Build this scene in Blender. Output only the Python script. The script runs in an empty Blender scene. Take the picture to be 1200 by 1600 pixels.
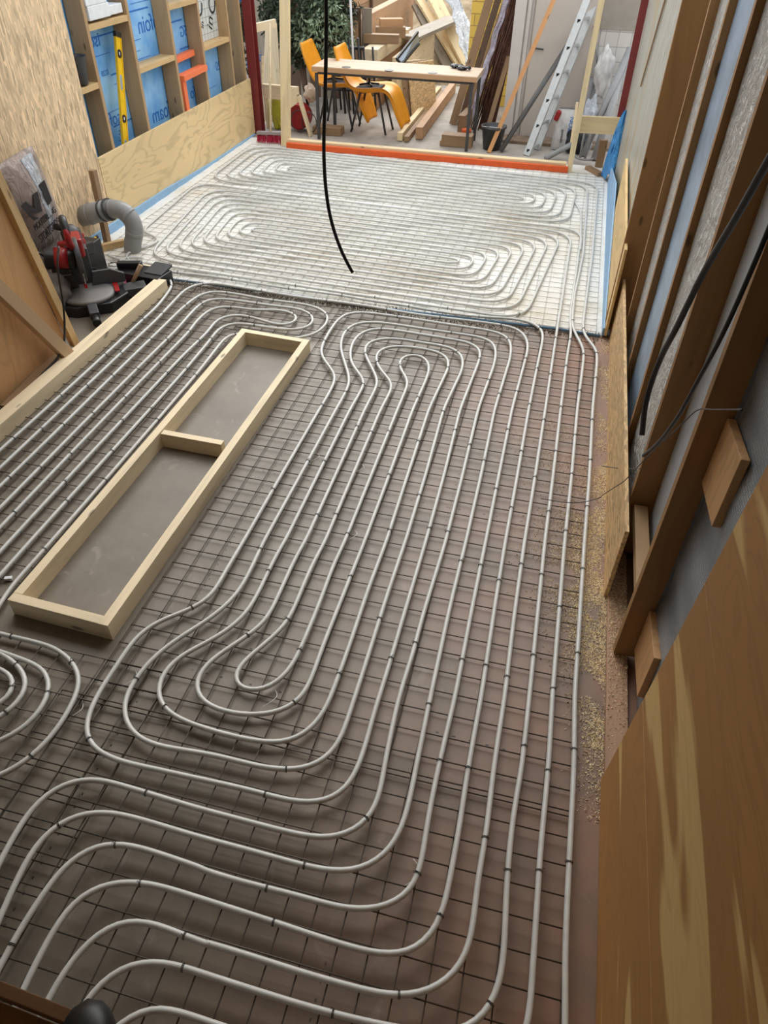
import bpy, math, random
from mathutils import Vector, Matrix, noise
random.seed(7)
SC = bpy.context.scene
COL = SC.collection
V = Vector
# ------------------------------------------------------------------ camera
FPX, PITCH, ROLL, YAW, CAMH = 1109.73, 0.72738, 0.01977, -0.23042, 2.5
def cam_axes():
    cp, sp = math.cos(PITCH), math.sin(PITCH)
    f = V((math.sin(YAW)*cp, math.cos(YAW)*cp, -sp))
    r = V((math.cos(YAW), -math.sin(YAW), 0))
    u = r.cross(f)
    c, s = math.cos(ROLL), math.sin(ROLL)
    return c*r + s*u, -s*r + c*u, f
AX = cam_axes()
cd = bpy.data.cameras.new('camera'); cam = bpy.data.objects.new('camera', cd); COL.objects.link(cam)
m = Matrix((AX[0], AX[1], -AX[2])).transposed().to_4x4(); m.translation = (0, 0, CAMH)
cam.matrix_world = m
cd.sensor_fit = 'VERTICAL'; cd.sensor_height = 36; cd.lens = FPX/1600*36
cd.clip_start = 0.02; cd.clip_end = 200
SC.camera = cam
# ------------------------------------------------------------------ world, light, exposure
w = bpy.data.worlds.new('overcast'); SC.world = w; w.use_nodes = True
bg = w.node_tree.nodes['Background']
bg.inputs[0].default_value = (0.93, 0.965, 1.0, 1); bg.inputs[1].default_value = 1.0
SC.view_settings.view_transform = 'Standard'; SC.view_settings.look = 'None'
SC.view_settings.gamma = 1; SC.view_settings.use_curve_mapping = False
SC.view_settings.exposure = 0.95
SC.cycles.max_bounces = 8; SC.cycles.diffuse_bounces = 5
sd = bpy.data.lights.new('sun', 'SUN'); sd.energy = 1.35; sd.angle = math.radians(50); sd.color = (1, 0.97, 0.92)
sun = bpy.data.objects.new('sun', sd); COL.objects.link(sun)
sun.rotation_euler = V((0.12, -0.8, -0.68)).to_track_quat('-Z', 'Y').to_euler()
ROOF_END = 3.3
# ------------------------------------------------------------------ picture -> place (measurements taken on known planes)
def ray(px, py):
    return (px-600)/FPX*AX[0] - (py-800)/FPX*AX[1] + AX[2]
def fp(px, py, z=0.0):
    d = ray(px, py); t = (z-CAMH)/d.z
    return V((t*d.x, t*d.y, z))
def wx(px, py, X):
    d = ray(px, py); t = X/d.x
    return V((X, t*d.y, CAMH+t*d.z))
def wy(px, py, Y):
    d = ray(px, py); t = Y/d.y
    return V((t*d.x, Y, CAMH+t*d.z))
# ------------------------------------------------------------------ materials
MATS = {}
class NT:
    def __init__(s, name):
        s.m = bpy.data.materials.new(name); s.m.use_nodes = True
        s.t = s.m.node_tree; s.b = s.t.nodes['Principled BSDF']
    def n(s, typ, **k):
        o = s.t.nodes.new(typ)
        for a, v in k.items():
            if a.startswith('i_'):
                key = a[2:]; key = int(key) if key.isdigit() else key
                o.inputs[key].default_value = v
            else: setattr(o, a, v)
        return o
    def l(s, a, b): s.t.links.new(a, b)
    def coords(s, scale, rnd=True, rot=(0, 0, 0)):
        tc = s.n('ShaderNodeTexCoord'); mp = s.n('ShaderNodeMapping')
        mp.inputs['Scale'].default_value = scale; mp.inputs['Rotation'].default_value = rot
        src = tc.outputs['Object']
        if rnd:
            oi = s.n('ShaderNodeObjectInfo'); mu = s.n('ShaderNodeMath', operation='MULTIPLY', i_1=37.0)
            s.l(oi.outputs['Random'], mu.inputs[0])
            va = s.n('ShaderNodeVectorMath', operation='ADD')
            s.l(src, va.inputs[0]); s.l(mu.outputs[0], va.inputs[1]); src = va.outputs[0]
        s.l(src, mp.inputs['Vector'])
        return mp.outputs[0]
    def noise(s, vec, scale=1, detail=4, rough=.55, dist=0):
        o = s.n('ShaderNodeTexNoise', i_Scale=scale, i_Detail=detail, i_Roughness=rough, i_Distortion=dist)
        s.l(vec, o.inputs['Vector']); return o.outputs['Fac']
    def ramp(s, fac, stops):
        o = s.n('ShaderNodeValToRGB'); e = o.color_ramp.elements
        while len(e) < len(stops): e.new(0.5)
        for el, (p, c) in zip(e, stops):
            el.position = p; el.color = (*c, 1) if len(c) == 3 else c
        s.l(fac, o.inputs[0]); return o.outputs[0]
    def mix(s, fac, a, b, mode='MIX'):
        o = s.n('ShaderNodeMix', data_type='RGBA', blend_type=mode)
        for i, v in ((0, fac), (6, a), (7, b)):
            if hasattr(v, 'links'): s.l(v, o.inputs[i])
            elif i == 0: o.inputs[0].default_value = v
            else: o.inputs[i].default_value = (*v, 1)
        return o.outputs[2]
    def math(s, op, a, b=None):
        o = s.n('ShaderNodeMath', operation=op)
        for i, v in ((0, a), (1, b)):
            if v is None: continue
            if hasattr(v, 'links'): s.l(v, o.inputs[i])
            else: o.inputs[i].default_value = v
        return o.outputs[0]
    def bump(s, h, strength=.3, dist=.01):
        o = s.n('ShaderNodeBump', i_Strength=strength, i_Distance=dist)
        s.l(h, o.inputs['Height']); s.l(o.outputs[0], s.b.inputs['Normal'])
    def done(s, col=None, rough=.6, metal=0, **k):
        if col is not None:
            if hasattr(col, 'links'): s.l(col, s.b.inputs['Base Color'])
            else: s.b.inputs['Base Color'].default_value = (*col, 1)
        s.b.inputs['Roughness'].default_value = rough; s.b.inputs['Metallic'].default_value = metal
        for a, v in k.items(): s.b.inputs[a.replace('_', ' ')].default_value = v
        return s.m
def srgb(r, g, b):
    return tuple(((c/255)/12.92 if c <= 10 else ((c/255+.055)/1.055)**2.4) for c in (r, g, b))
def mul(c, k): return tuple(min(1, x*k) for x in c)
def wood(name, c, axis='x', contrast=.75, knots=True, rough=.65, ring=1.0):
    s = NT(name); i = 'xyz'.index(axis)
    def sc(a, b): v = [b, b, b]; v[i] = a; return tuple(v)
    n1 = s.noise(s.coords(sc(1.1, 9*ring)), 1, 5, .6, .8)
    n2 = s.noise(s.coords(sc(5, 150)), 1, 3, .6)
    col = s.ramp(n1, [(.3, mul(c, contrast)), (.5, c), (.72, mul(c, 1.12))])
    col = s.mix(s.math('MULTIPLY', n2, .35), col, mul(c, .62))
    if knots:
        vo = s.n('ShaderNodeTexVoronoi', i_Scale=1.0); s.l(s.coords(sc(3.2, 9)), vo.inputs['Vector'])
        k = s.ramp(vo.outputs['Distance'], [(.07, (1, 1, 1)), (.13, (0, 0, 0))])
        col = s.mix(k, col, mul(c, .38))
    s.bump(n2, .15, .002)
    return s.done(col, rough)
def ply(name, c, axis='y', freq=26, dark=.66, scale=1.0, streak=None):
    s = NT(name); i = 'xyz'.index(axis)
    def sc(a, b): v = [b*scale]*3; v[i] = a*scale; return tuple(v)
    n1 = s.noise(s.coords(sc(.9, 3.4)), 1, 3, .5, .6)
    wv = s.math('SINE', s.math('MULTIPLY', n1, freq*3.1))
    wv = s.math('MULTIPLY_ADD', wv, .5); wv.node.inputs[2].default_value = .5
    wv = s.math('POWER', wv, 5)
    n2 = s.noise(s.coords(sc(4, 90)), 1, 3, .6)
    n3 = s.noise(s.coords(sc(.6, 1.8)), 1, 2, .5)
    col = s.ramp(n3, [(.3, mul(c, .86)), (.7, mul(c, 1.1))])
    col = s.mix(s.math('MULTIPLY', wv, .55), col, mul(c, dark))
    col = s.mix(s.math('MULTIPLY', n2, .3), col, mul(c, .7))
    if streak:
        n4 = s.noise(s.coords(sc(.55, 3.1)), 1, 2, .4, 1.2)
        k = s.ramp(n4, [(.575, (0, 0, 0)), (.61, (1, 1, 1))])
        st = s.mix(s.math('MULTIPLY', wv, .3), streak, mul(streak, .8))
        col = s.mix(k, col, st)
    return s.done(col, .6)
def osb(name, c, axis='z'):
    s = NT(name); col = None
    for q, (rot, sz) in enumerate((((0.25, 0, 0), 1), ((-0.5, 0, .1), 1.3), ((1.1, .2, 0), 1.1))):
        v = s.n('ShaderNodeTexVoronoi', i_Scale=1.0)
        sc = (55*sz, 55*sz, 11*sz) if axis == 'z' else (60*sz, 15*sz, 60*sz)
        s.l(s.coords(sc, False, rot), v.inputs['Vector'])
        sep = s.n('ShaderNodeSeparateColor'); s.l(v.outputs['Color'], sep.inputs[0])
        r = s.ramp(sep.outputs[q], [(0, mul(c, .6)), (.3, mul(c, .9)), (.7, mul(c, 1.06)), (1, mul(c, 1.3))])
        if col is None: col = r
        else:
            kk = s.ramp(sep.outputs[(q+1) % 3], [(.45, (0, 0, 0)), (.5, (1, 1, 1))])
            col = s.mix(kk, col, r)
    s.bump(s.noise(s.coords((40, 40, 20), False)), .25, .003)
    return s.done(col, .7)
def mottled(name, c, amount=.25, scale=3, rough=.7, bump=0, metal=0, c2=None, **k):
    s = NT(name)
    n = s.noise(s.coords((scale,)*3, False), 1, 6, .6)
    col = s.ramp(n, [(.3, c2 or mul(c, 1-amount)), (.7, mul(c, 1+amount*.4))])
    if bump: s.bump(s.noise(s.coords((scale*9,)*3, False), 1, 5, .7), bump, .01)
    return s.done(col, rough, metal, **k)
def plain(name, c, rough=.5, metal=0, **k):
    s = NT(name)
    n = s.noise(s.coords((18,)*3), 1, 4, .6)
    col = s.ramp(n, [(.3, mul(c, .9)), (.7, mul(c, 1.05))])
    return s.done(col, rough, metal, **k)
def crinkle(name, c, rough=.35, metal=.7, scale=9, strength=.9, aniso=(1, 1, 1), tint=None):
    s = NT(name)
    v = s.n('ShaderNodeTexVoronoi', feature='DISTANCE_TO_EDGE', i_Scale=1.0)
    co = s.coords(tuple(scale*a for a in aniso), False)
    nn = s.n('ShaderNodeTexNoise', i_Scale=1.5, i_Detail=4.0); s.l(co, nn.inputs['Vector'])
    vm = s.n('ShaderNodeVectorMath', operation='ADD'); s.l(co, vm.inputs[0]); s.l(nn.outputs['Color'], vm.inputs[1])
    s.l(vm.outputs[0], v.inputs['Vector'])
    n = s.noise(co, 2.2, 6, .65, 1.2)
    h = s.math('ADD', n, s.math('MULTIPLY', v.outputs['Distance'], .8))
    s.bump(h, strength, .05)
    col = s.ramp(n, [(.3, mul(c, .8)), (.7, c)])
    if tint: col = s.mix(s.ramp(s.noise(co, .35, 3), [(.5, (0, 0, 0)), (.6, (1, 1, 1))]), col, tint)
    return s.done(col, rough, metal)

def floor_mat():
    s = NT('grey brown underlay foil')
    co = s.coords((1, 1, 1), False)
    n = s.noise(co, 1.7, 6, .65); n2 = s.noise(co, 14, 6, .7)
    col = s.ramp(n, [(.3, srgb(104, 94, 82)), (.52, srgb(122, 113, 100)), (.75, srgb(134, 125, 112))])
    col = s.mix(s.math('MULTIPLY', n2, .35), col, srgb(92, 80, 68))
    n3 = s.noise(co, 5.5, 4, .6, 1.0)
    col = s.mix(s.ramp(n3, [(.6, (0, 0, 0)), (.72, (.35, .35, .35))]), col, srgb(165, 156, 146))
    sp = s.n('ShaderNodeSeparateXYZ'); s.l(co, sp.inputs[0])
    x, y = sp.outputs[0], sp.outputs[1]
    # reddish tint, blotchy and stronger toward the right wall
    f = s.n('ShaderNodeMapRange', i_1=-0.9, i_2=0.6); s.l(x, f.inputs[0])
    col = s.mix(s.math('MULTIPLY', f.outputs[0], s.ramp(n, [(.35, (.2, .2, .2)), (.6, (.9, .9, .9))])), col, srgb(150, 108, 86))
    # printed rows of black measuring dots on the boards
    def line(coord, at, wd): return s.math('LESS_THAN', s.math('ABSOLUTE', s.math('SUBTRACT', coord, at)), wd)
    def dash(coord, per, duty): return s.math('LESS_THAN', s.math('FRACT', s.math('DIVIDE', coord, per)), duty)
    tot = None
    for at in (1.52, 1.69, 2.85):
        slope = s.math('ADD', y, s.math('MULTIPLY', x, .03))
        k = s.math('MULTIPLY', line(slope, at, .0035), dash(x, .066, .2)); tot = k if tot is None else s.math('MAXIMUM', tot, k)
    for at in (-1.33, -.31):
        tot = s.math('MAXIMUM', tot, s.math('MULTIPLY', line(x, at, .003), dash(y, .05, .2)))
    msk = s.ramp(s.noise(co, 1.3, 0), [(.46, (0, 0, 0)), (.5, (1, 1, 1))])
    tot = s.math('MULTIPLY', tot, s.math('GREATER_THAN', x, -1.45))
    col = s.mix(s.math('MULTIPLY', tot, msk), col, srgb(30, 26, 24))
    s.bump(n2, .25, .004)
    return s.done(col, .5)
def screed_mat():
    s = NT('pale dusty screed')
    co = s.coords((1, 1, 1), False)
    n = s.noise(co, .8, 5, .6); n2 = s.noise(co, 16, 8, .75); n3 = s.noise(co, 60, 4, .7)
    col = s.ramp(n, [(.3, srgb(214, 202, 180)), (.45, srgb(232, 229, 220)), (.7, srgb(242, 243, 242))])
    col = s.mix(s.ramp(n2, [(.55, (0, 0, 0)), (.7, (.6, .6, .6))]), col, srgb(176, 164, 144))
    col = s.mix(s.ramp(n3, [(.6, (0, 0, 0)), (.7, (.4, .4, .4))]), col, srgb(150, 140, 124))
    s.bump(n2, .8, .02)
    return s.done(col, .85)
def bubble_mat():
    s = NT('silver bubble foil')
    v = s.n('ShaderNodeTexVoronoi', i_Scale=75.0, i_Randomness=.15); s.l(s.coords((1, 1, 1), False), v.inputs['Vector'])
    s.bump(v.outputs['Distance'], .8, .006)
    col = s.ramp(v.outputs['Distance'], [(.2, srgb(188, 194, 200)), (.6, srgb(140, 148, 156))])
    return s.done(col, .35, .25)
def tile_mat():
    s = NT('small white wall tiles')
    b = s.n('ShaderNodeTexBrick', offset=0.0, i_Scale=1.0)
    b.inputs['Color1'].default_value = (*srgb(198, 194, 188), 1); b.inputs['Color2'].default_value = (*srgb(188, 184, 178), 1)
    b.inputs['Mortar'].default_value = (*srgb(150, 146, 142), 1); b.inputs['Mortar Size'].default_value = .004
    b.inputs['Brick Width'].default_value = .15; b.inputs['Row Height'].default_value = .15
    s.l(s.coords((1, 1, 1), False, (math.pi/2, 0, 0)), b.inputs['Vector'])
    return s.done(b.outputs[0], .35)
def brick_mat():
    s = NT('yellow brick')
    b = s.n('ShaderNodeTexBrick', i_Scale=1.0)
    b.inputs['Color1'].default_value = (*srgb(232, 200, 96), 1); b.inputs['Color2'].default_value = (*srgb(214, 182, 88), 1)
    b.inputs['Mortar'].default_value = (*srgb(170, 140, 80), 1); b.inputs['Mortar Size'].default_value = .006
    b.inputs['Brick Width'].default_value = .3; b.inputs['Row Height'].default_value = .14
    s.l(s.coords((1, 1, 1), False, (math.pi/2, 0, 0)), b.inputs['Vector'])
    s.bump(b.outputs['Fac'], -.4, .01)
    return s.done(b.outputs[0], .8)
PINE = wood('pale pine timber', srgb(230, 212, 178))
PINEW = wood('yellowish pine timber', srgb(234, 212, 168))
STUD = wood('aged stud timber', srgb(178, 146, 106))
STUDE = wood('sawn stud timber', srgb(205, 172, 122))
BRNW = wood('brown weathered timber', srgb(152, 122, 90))
DRKW = wood('dark old timber', srgb(96, 72, 54))
REDW = wood('reddish sleeper timber', srgb(188, 148, 110), ring=.6)
GRYW = wood('grey weathered timber', srgb(150, 138, 122))
PLYY = ply('pale plywood sheet', srgb(228, 200, 150), 'y', 20, .6)
PLYB = ply('brown plywood door sheet', srgb(206, 160, 110), 'z', 14, .72, 1.2)
PLYR = ply('far right plywood sheet', srgb(222, 188, 128), 'y', 10)
OAK = ply('oiled oak board', srgb(186, 136, 76), 'y', 24, .78, 1.3, streak=srgb(222, 186, 122))
OSBM = osb('osb strand board', srgb(222, 194, 156))
OSBS = osb('osb strip', srgb(206, 172, 124), 'y')
FLOOR = floor_mat(); SCREED = screed_mat(); BUBBLE = bubble_mat(); TILE = tile_mat(); BRICK = brick_mat()
PIPE = plain('white plastic heating pipe', srgb(200, 200, 196), .38)
STEEL = plain('dull mesh steel', srgb(84, 76, 68), .5, .5)
STEELF = plain('pale dusty mesh steel', srgb(200, 196, 190), .6, .2)
TIE = plain('thin tie wire', srgb(60, 58, 56), .4, .8)
SILVER = crinkle('crumpled silver foil', srgb(206, 203, 196), .35, .2, 9, 1.0)
PLASTIC = crinkle('wrinkled clear plastic over panel', srgb(200, 198, 186), .3, .25, 5, 1.0, (1, 1, .35), srgb(190, 172, 130))
BLUEF = mottled('blue printed foam board', srgb(158, 204, 238), .3, 2.6, .45, c2=srgb(74, 152, 226))
BLUEFE = plain('pale blue edge foam', srgb(140, 178, 212), .6)
BLUEG = mottled('grey blue foil strip', srgb(160, 182, 206), .3, 6, .35, .4, .3)
INK = plain('blue print ink', srgb(40, 112, 196), .6)
BLACK = plain('black plastic', srgb(24, 24, 26), .4)
DGREY = plain('dark grey plastic', srgb(62, 62, 64), .45)
BINK = plain('black print ink', srgb(34, 30, 32), .6)
RED = plain('red tool plastic', srgb(150, 22, 26), .35)
OXRED = plain('oxide red primer', srgb(122, 44, 42), .5)
ORANGE = plain('orange paint', srgb(222, 92, 34), .6)
ORANGEL = plain('salmon orange paint', srgb(236, 122, 76), .6)
YELLOW = plain('yellow level enamel', srgb(236, 190, 20), .35)
MUSTARD = plain('mustard vinyl', srgb(238, 158, 16), .4)
GPIPE = plain('grey drain plastic', srgb(142, 142, 142), .4)
CHROME = plain('bright metal', srgb(200, 200, 200), .2, .9)
ALU = plain('dull aluminium', srgb(188, 190, 188), .45, .4)
WHITEB = plain('white cardboard', srgb(226, 228, 230), .6)
CONC = mottled('dusty patio concrete', srgb(176, 168, 158), .3, 2.5, .85, .5)
EARTH = mottled('sandy soil', srgb(168, 148, 118), .4, 6, .95, 1.0)
DARKE = mottled('dark yard soil', srgb(92, 82, 70), .4, 6, .95, 1.0)
PLAST = mottled('off white render', srgb(206, 200, 194), .08, 2, .8)
DOORM = mottled('grey beige door paint', srgb(196, 186, 176), .06, 2, .5)
GREYR = mottled('grey cement lintel', srgb(150, 142, 132), .12, 5, .9)
GREEN = mottled('dark green leaf', srgb(44, 60, 36), .5, 8, .6)
GREEN2 = mottled('silvery leaf tips', srgb(132, 150, 120), .4, 8, .6)
BAGP = crinkle('grey plastic cement bag', srgb(172, 156, 148), .3, 0, 6, .8, (1, 1, .4))
BAGC = crinkle('clear wrinkled plastic', srgb(226, 232, 240), .15, .2, 14, 1.0, (1, 1, .3))
BAGW = mottled('white sack with coloured print', srgb(214, 212, 210), .3, 12, .5, .5)
TARP = crinkle('blue tarpaulin', srgb(72, 158, 226), .35, 0, 7, .9)
BRIS = plain('crimson bristles', srgb(196, 48, 78), .8)
SAWD = plain('sawdust flakes', srgb(250, 232, 196), .9)
RUST = mottled('rusty steel', srgb(92, 58, 42), .5, 12, .8, .5)
GLASS = plain('cold dark glass', srgb(150, 160, 172), .1, .3)
YBAG = crinkle('yellow green plastic sack', srgb(204, 200, 60), .4, 0, 9, .8)
CLOTH = plain('dark grey seat fabric', srgb(60, 60, 64), .9)
CEIL = mottled('unpainted ceiling board', srgb(225, 210, 185), .1, 2, .8)
LAV = crinkle('lilac plastic film', srgb(206, 198, 214), .3, 0, 9, .9)
# ------------------------------------------------------------------ builders
class MB:
    def __init__(s): s.v = []; s.f = []; s.sm = []
    def add(s, vs, fs, smooth=False):
        o = len(s.v); s.v += [tuple(v) for v in vs]
        for f in fs: s.f.append(tuple(i+o for i in f)); s.sm.append(smooth)
        return s
    def box(s, lo, hi, M=None):
        x0, y0, z0 = lo; x1, y1, z1 = hi
        vs = [V(p) for p in ((x0,y0,z0),(x1,y0,z0),(x1,y1,z0),(x0,y1,z0),(x0,y0,z1),(x1,y0,z1),(x1,y1,z1),(x0,y1,z1))]
        if M: vs = [M @ v for v in vs]
        return s.add(vs, [(0,3,2,1),(4,5,6,7),(0,1,5,4),(1,2,6,5),(2,3,7,6),(3,0,4,7)])
    def cbox(s, c, size, rot=(0, 0, 0)):
        from mathutils import Euler
        M = Matrix.Translation(c) @ Euler(rot).to_matrix().to_4x4()
        h = [a/2 for a in size]
        return s.box((-h[0], -h[1], -h[2]), (h[0], h[1], h[2]), M)
    def prism(s, pts, off):
        """closed outline pts (in 3-D, planar) extruded by the vector off"""
        n = len(pts); pts = [V(p) for p in pts]; off = V(off)
        return s.add(pts+[p+off for p in pts], [tuple(range(n))[::-1], tuple(range(n, 2*n))] + [(i, (i+1) % n, n+(i+1) % n, n+i) for i in range(n)])
    def tube(s, pts, r, k=10, cap=True, closed=False):
        pts = [V(p) for p in pts]; n = len(pts)
        rr = r if isinstance(r, (list, tuple)) else [r]*n
        up = None; vs = []; fs = []
        for i, p in enumerate(pts):
            a = pts[i-1] if (i > 0 or closed) else p; b = pts[(i+1) % n] if (i < n-1 or closed) else p
            t = (b-a)
            if t.length < 1e-9: t = V((0, 0, 1))
            t.normalize()
            if up is None:
                up = V((0, 0, 1)) if abs(t.z) < .9 else V((1, 0, 0))
            sd_ = t.cross(up)
            if sd_.length < 1e-6: sd_ = t.cross(V((0, 1, 0)))
            sd_.normalize(); up = sd_.cross(t)
            for j in range(k):
                an = 2*math.pi*j/k
                vs.append(p + rr[i]*(math.cos(an)*sd_ + math.sin(an)*up))
        rings = n if closed else n-1
        for i in range(rings):
            for j in range(k):
                a, b = i*k+j, i*k+(j+1) % k; c, d = ((i+1) % n)*k+(j+1) % k, ((i+1) % n)*k+j
                fs.append((a, b, c, d))
        s.add(vs, fs, True)
        if cap and not closed:
            o = len(s.v)-len(vs)
            s.f.append(tuple(o+j for j in range(k))[::-1]); s.sm.append(False)
            s.f.append(tuple(o+(n-1)*k+j for j in range(k))); s.sm.append(False)
        return s
    def cyl(s, a, b, r, k=20, r2=None): return s.tube([a, b], [r, r if r2 is None else r2], k)
    def lathe(s, c, prof, k=28, M=None):
        vs = []; n = len(prof)
        for r, z in prof:
            for j in range(k):
                an = 2*math.pi*j/k; p = V((r*math.cos(an), r*math.sin(an), z))
                if M: p = M @ p
                vs.append(p + V(c))
        fs = [(i*k+j, i*k+(j+1) % k, (i+1)*k+(j+1) % k, (i+1)*k+j) for i in range(n-1) for j in range(k)]
        fs += [tuple(range(k))[::-1], tuple((n-1)*k+j for j in range(k))]
        return s.add(vs, fs, True)
    def grid(s, fn, nu, nv, th=0.0):
        """surface fn(u,v) -> point; th thickens it to a shell"""
        P = [[V(fn(i/nu, j/nv)) for j in range(nv+1)] for i in range(nu+1)]
        vs = [p for r in P for p in r]; W = nv+1
        fs = [(i*W+j, (i+1)*W+j, (i+1)*W+j+1, i*W+j+1) for i in range(nu) for j in range(nv)]
        if th:
            N = []
            for i in range(nu+1):
                for j in range(nv+1):
                    a = P[min(i+1, nu)][j]-P[max(i-1, 0)][j]; b = P[i][min(j+1, nv)]-P[i][max(j-1, 0)]
                    c = a.cross(b); N.append(c.normalized() if c.length > 1e-9 else V((0, 0, 1)))
            o = len(vs); vs += [v - n_*th for v, n_ in zip(vs, N)]
            fs += [tuple(o+q for q in f)[::-1] for f in fs[:]]
            for i in range(nu):
                fs += [(i*W, o+i*W, o+(i+1)*W, (i+1)*W), (i*W+nv, (i+1)*W+nv, o+(i+1)*W+nv, o+i*W+nv)]
            for j in range(nv):
                fs += [(j, j+1, o+j+1, o+j), (nu*W+j, o+nu*W+j, o+nu*W+j+1, nu*W+j+1)]
        return s.add(vs, fs, True)
    def build(s, name, mat, parent=None, M=None, bevel=0, **k):
        me = bpy.data.meshes.new(name); me.from_pydata(s.v, [], s.f); me.update()
        me.polygons.foreach_set('use_smooth', s.sm)
        me.materials.append(mat)
        o = bpy.data.objects.new(name, me); COL.objects.link(o)
        if M is not None: o.matrix_world = M
        if parent is not None: adopt(o, parent)
        if bevel:
            b = o.modifiers.new('bevel', 'BEVEL'); b.width = bevel; b.segments = 2; b.limit_method = 'ANGLE'
        tag(o, **k)
        return o
def world_of(o):
    return Matrix.LocRotScale(o.location, o.rotation_euler, o.scale) if o.parent is None else o.parent_world
def adopt(o, parent):
    o.parent = parent
    p = parent; M = Matrix.Identity(4); chain = []
    while p is not None: chain.append(p); p = p.parent
    for q in reversed(chain): M = M @ q.matrix_parent_inverse @ q.matrix_basis if q.parent else q.matrix_basis.copy()
    o.matrix_parent_inverse = M.inverted()
def tag(o, label=None, cat=None, group=None, kind=None):
    if label: o['label'] = label
    if cat: o['category'] = cat
    if group: o['group'] = group
    if kind: o['kind'] = kind
    return o
def thing(name, label, cat, loc=(0, 0, 0), group=None):
    o = bpy.data.objects.new(name, None); COL.objects.link(o); o.location = loc; o.empty_display_size = .1
    return tag(o, label, cat, group)
def struct(name, mb, mat): return mb.build(name, mat, kind='structure')
def frame_of(p0, p1, ref):
    x = (V(p1)-V(p0)); L = x.length; x.normalize()
    z = V(ref); y = z.cross(x)
    if y.length < 1e-4: y = V((0, 1, 0)).cross(x)
    y.normalize(); z = x.cross(y)
    M = Matrix((x, y, z)).transposed().to_4x4(); M.translation = p0
    return M, L
def beam(name, p0, p1, w_, h_, mat, parent=None, ref=(0, 0, 1), bevel=.0015, **k):
    """timber from p0 to p1 along its centre line; w_ sideways, h_ along ref"""
    M, L = frame_of(p0, p1, ref)
    return MB().box((0, -w_/2, -h_/2), (L, w_/2, h_/2)).build(name, mat, parent, M, bevel, **k)
def text(s_, name, mat, origin, xdir, ydir, size, parent=None, ext=.0006, align='LEFT', mirror=False):
    cu = bpy.data.curves.new(name, 'FONT'); cu.body = s_; cu.size = size; cu.extrude = ext; cu.align_x = align
    to = bpy.data.objects.new(name, cu); COL.objects.link(to)
    me = bpy.data.meshes.new_from_object(to.evaluated_get(bpy.context.evaluated_depsgraph_get()))
    bpy.data.objects.remove(to); me.materials.clear(); me.materials.append(mat)
    x = V(xdir).normalized(); y = V(ydir); y = (y - y.dot(x)*x).normalized(); z = x.cross(y)
    if mirror: z = -z
    M = Matrix((x, y, z)).transposed().to_4x4(); M.translation = origin
    me.transform(M)
    o = bpy.data.objects.new(name, me); COL.objects.link(o)
    if parent is not None: adopt(o, parent)
    return o
def smooth_path(P, step=.03, it=3):
    """Catmull-Rom through P, resampled evenly and relaxed"""
    D = [V(P[0])]
    for a, b in zip(P, P[1:]):
        a, b = V(a), V(b); L = (b-a).length
        if L > .42:
            n = int(L/.12); D += [a.lerp(b, k/n) for k in range(1, n)]
        D.append(b)
    P = D; Q = [2*P[0]-P[1]]+P+[2*P[-1]-P[-2]]; out = []
    for i in range(1, len(Q)-2):
        n = max(2, int((Q[i+1]-Q[i]).length/.01))
        for j in range(n):
            t = j/n; a, b, c, d = Q[i-1], Q[i], Q[i+1], Q[i+2]
            out.append(.5*((2*b)+(-a+c)*t+(2*a-5*b+4*c-d)*t*t+(-a+3*b-3*c+d)*t**3))
    out.append(P[-1])
    R = [out[0]]; acc = 0
    for a, b in zip(out, out[1:]):
        acc += (b-a).length
        if acc >= step: R.append(b); acc = 0
    R.append(out[-1])
    for _ in range(it):
        R = [R[0]]+[(R[i-1]+2*R[i]+R[i+1])/4 for i in range(1, len(R)-1)]+[R[-1]]
    return R

# ================================================================== THE SETTING
struct('floor', MB().box((-4.25, -1.6, -.1), (.72, 5.08, 0)), FLOOR)
def screed_surf(u, v):
    x = -4.22+u*4.7; y = 5.05+v*4.25
    e = min(1, (y-5.05)/.12)
    return (x, y + (.035*noise.noise(V((x*5, 1, 3))) if v == 0 else 0), .012*e + .006*noise.noise(V((x*6, y*6, 0))) + .004*noise.noise(V((x*25, y*25, 0))))
sf = MB().grid(screed_surf, 160, 140, 0.05)
struct('floor_screed', sf, SCREED)
struct('ground_patio', MB().box((-6, 9.3, -.12), (2.5, 13.2, -.004)), CONC)
struct('ground_yard', MB().box((-16, 4, -.3), (12, 34, -.13)), DARKE)
struct('ceiling', MB().box((-4.3, -1.7, 3.0), (.8, ROOF_END, 3.12)), CEIL)
struct('wall_back', MB().box((-4.3, -1.75, -.1), (.8, -1.6, 3.0)), PLAST)
# ------------------------------------------------------------------ left wall
XL = -4.05
lw = MB().box((-4.32, -1.6, 0), (-4.22, 9.75, 3.0))
struct('wall_left', lw, BLUEF)
fr = thing('timber_stud_frame', 'open timber stud frame with noggings along the left wall over blue boards', 'stud frame', (XL, 7.6, 0))
ly = [6.23, 6.905, 7.66]
for pa, pb in (((307.5, 0), (328, 152)), ((354, 0), (366, 133))):
    ly.append((wx(*pa, XL).y+wx(*pb, XL).y)/2)
ly.append(9.38)
for y in ly:
    beam('stud', (XL-.08, y, 0.02), (XL-.08, y, 3.0), .16, .042, STUD, fr, ref=(0, 1, 0))
def nog(y0, y1, px, py, mat=STUDE, dz=0):
    z = wx(px, py, XL).z + dz
    return beam('nogging', (XL-.08, y0+.021, z), (XL-.08, y1-.021, z), .158, .045, mat, fr)
nog(5.6, ly[0], 142, 138); nog(ly[0], ly[1], 170, 36); nog(ly[1], ly[2], 245, 101)
nog(ly[2], ly[3], 283, 7); nog(ly[3], ly[4], 338, 69); nog(ly[4], ly[5], 390, -60)
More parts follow.
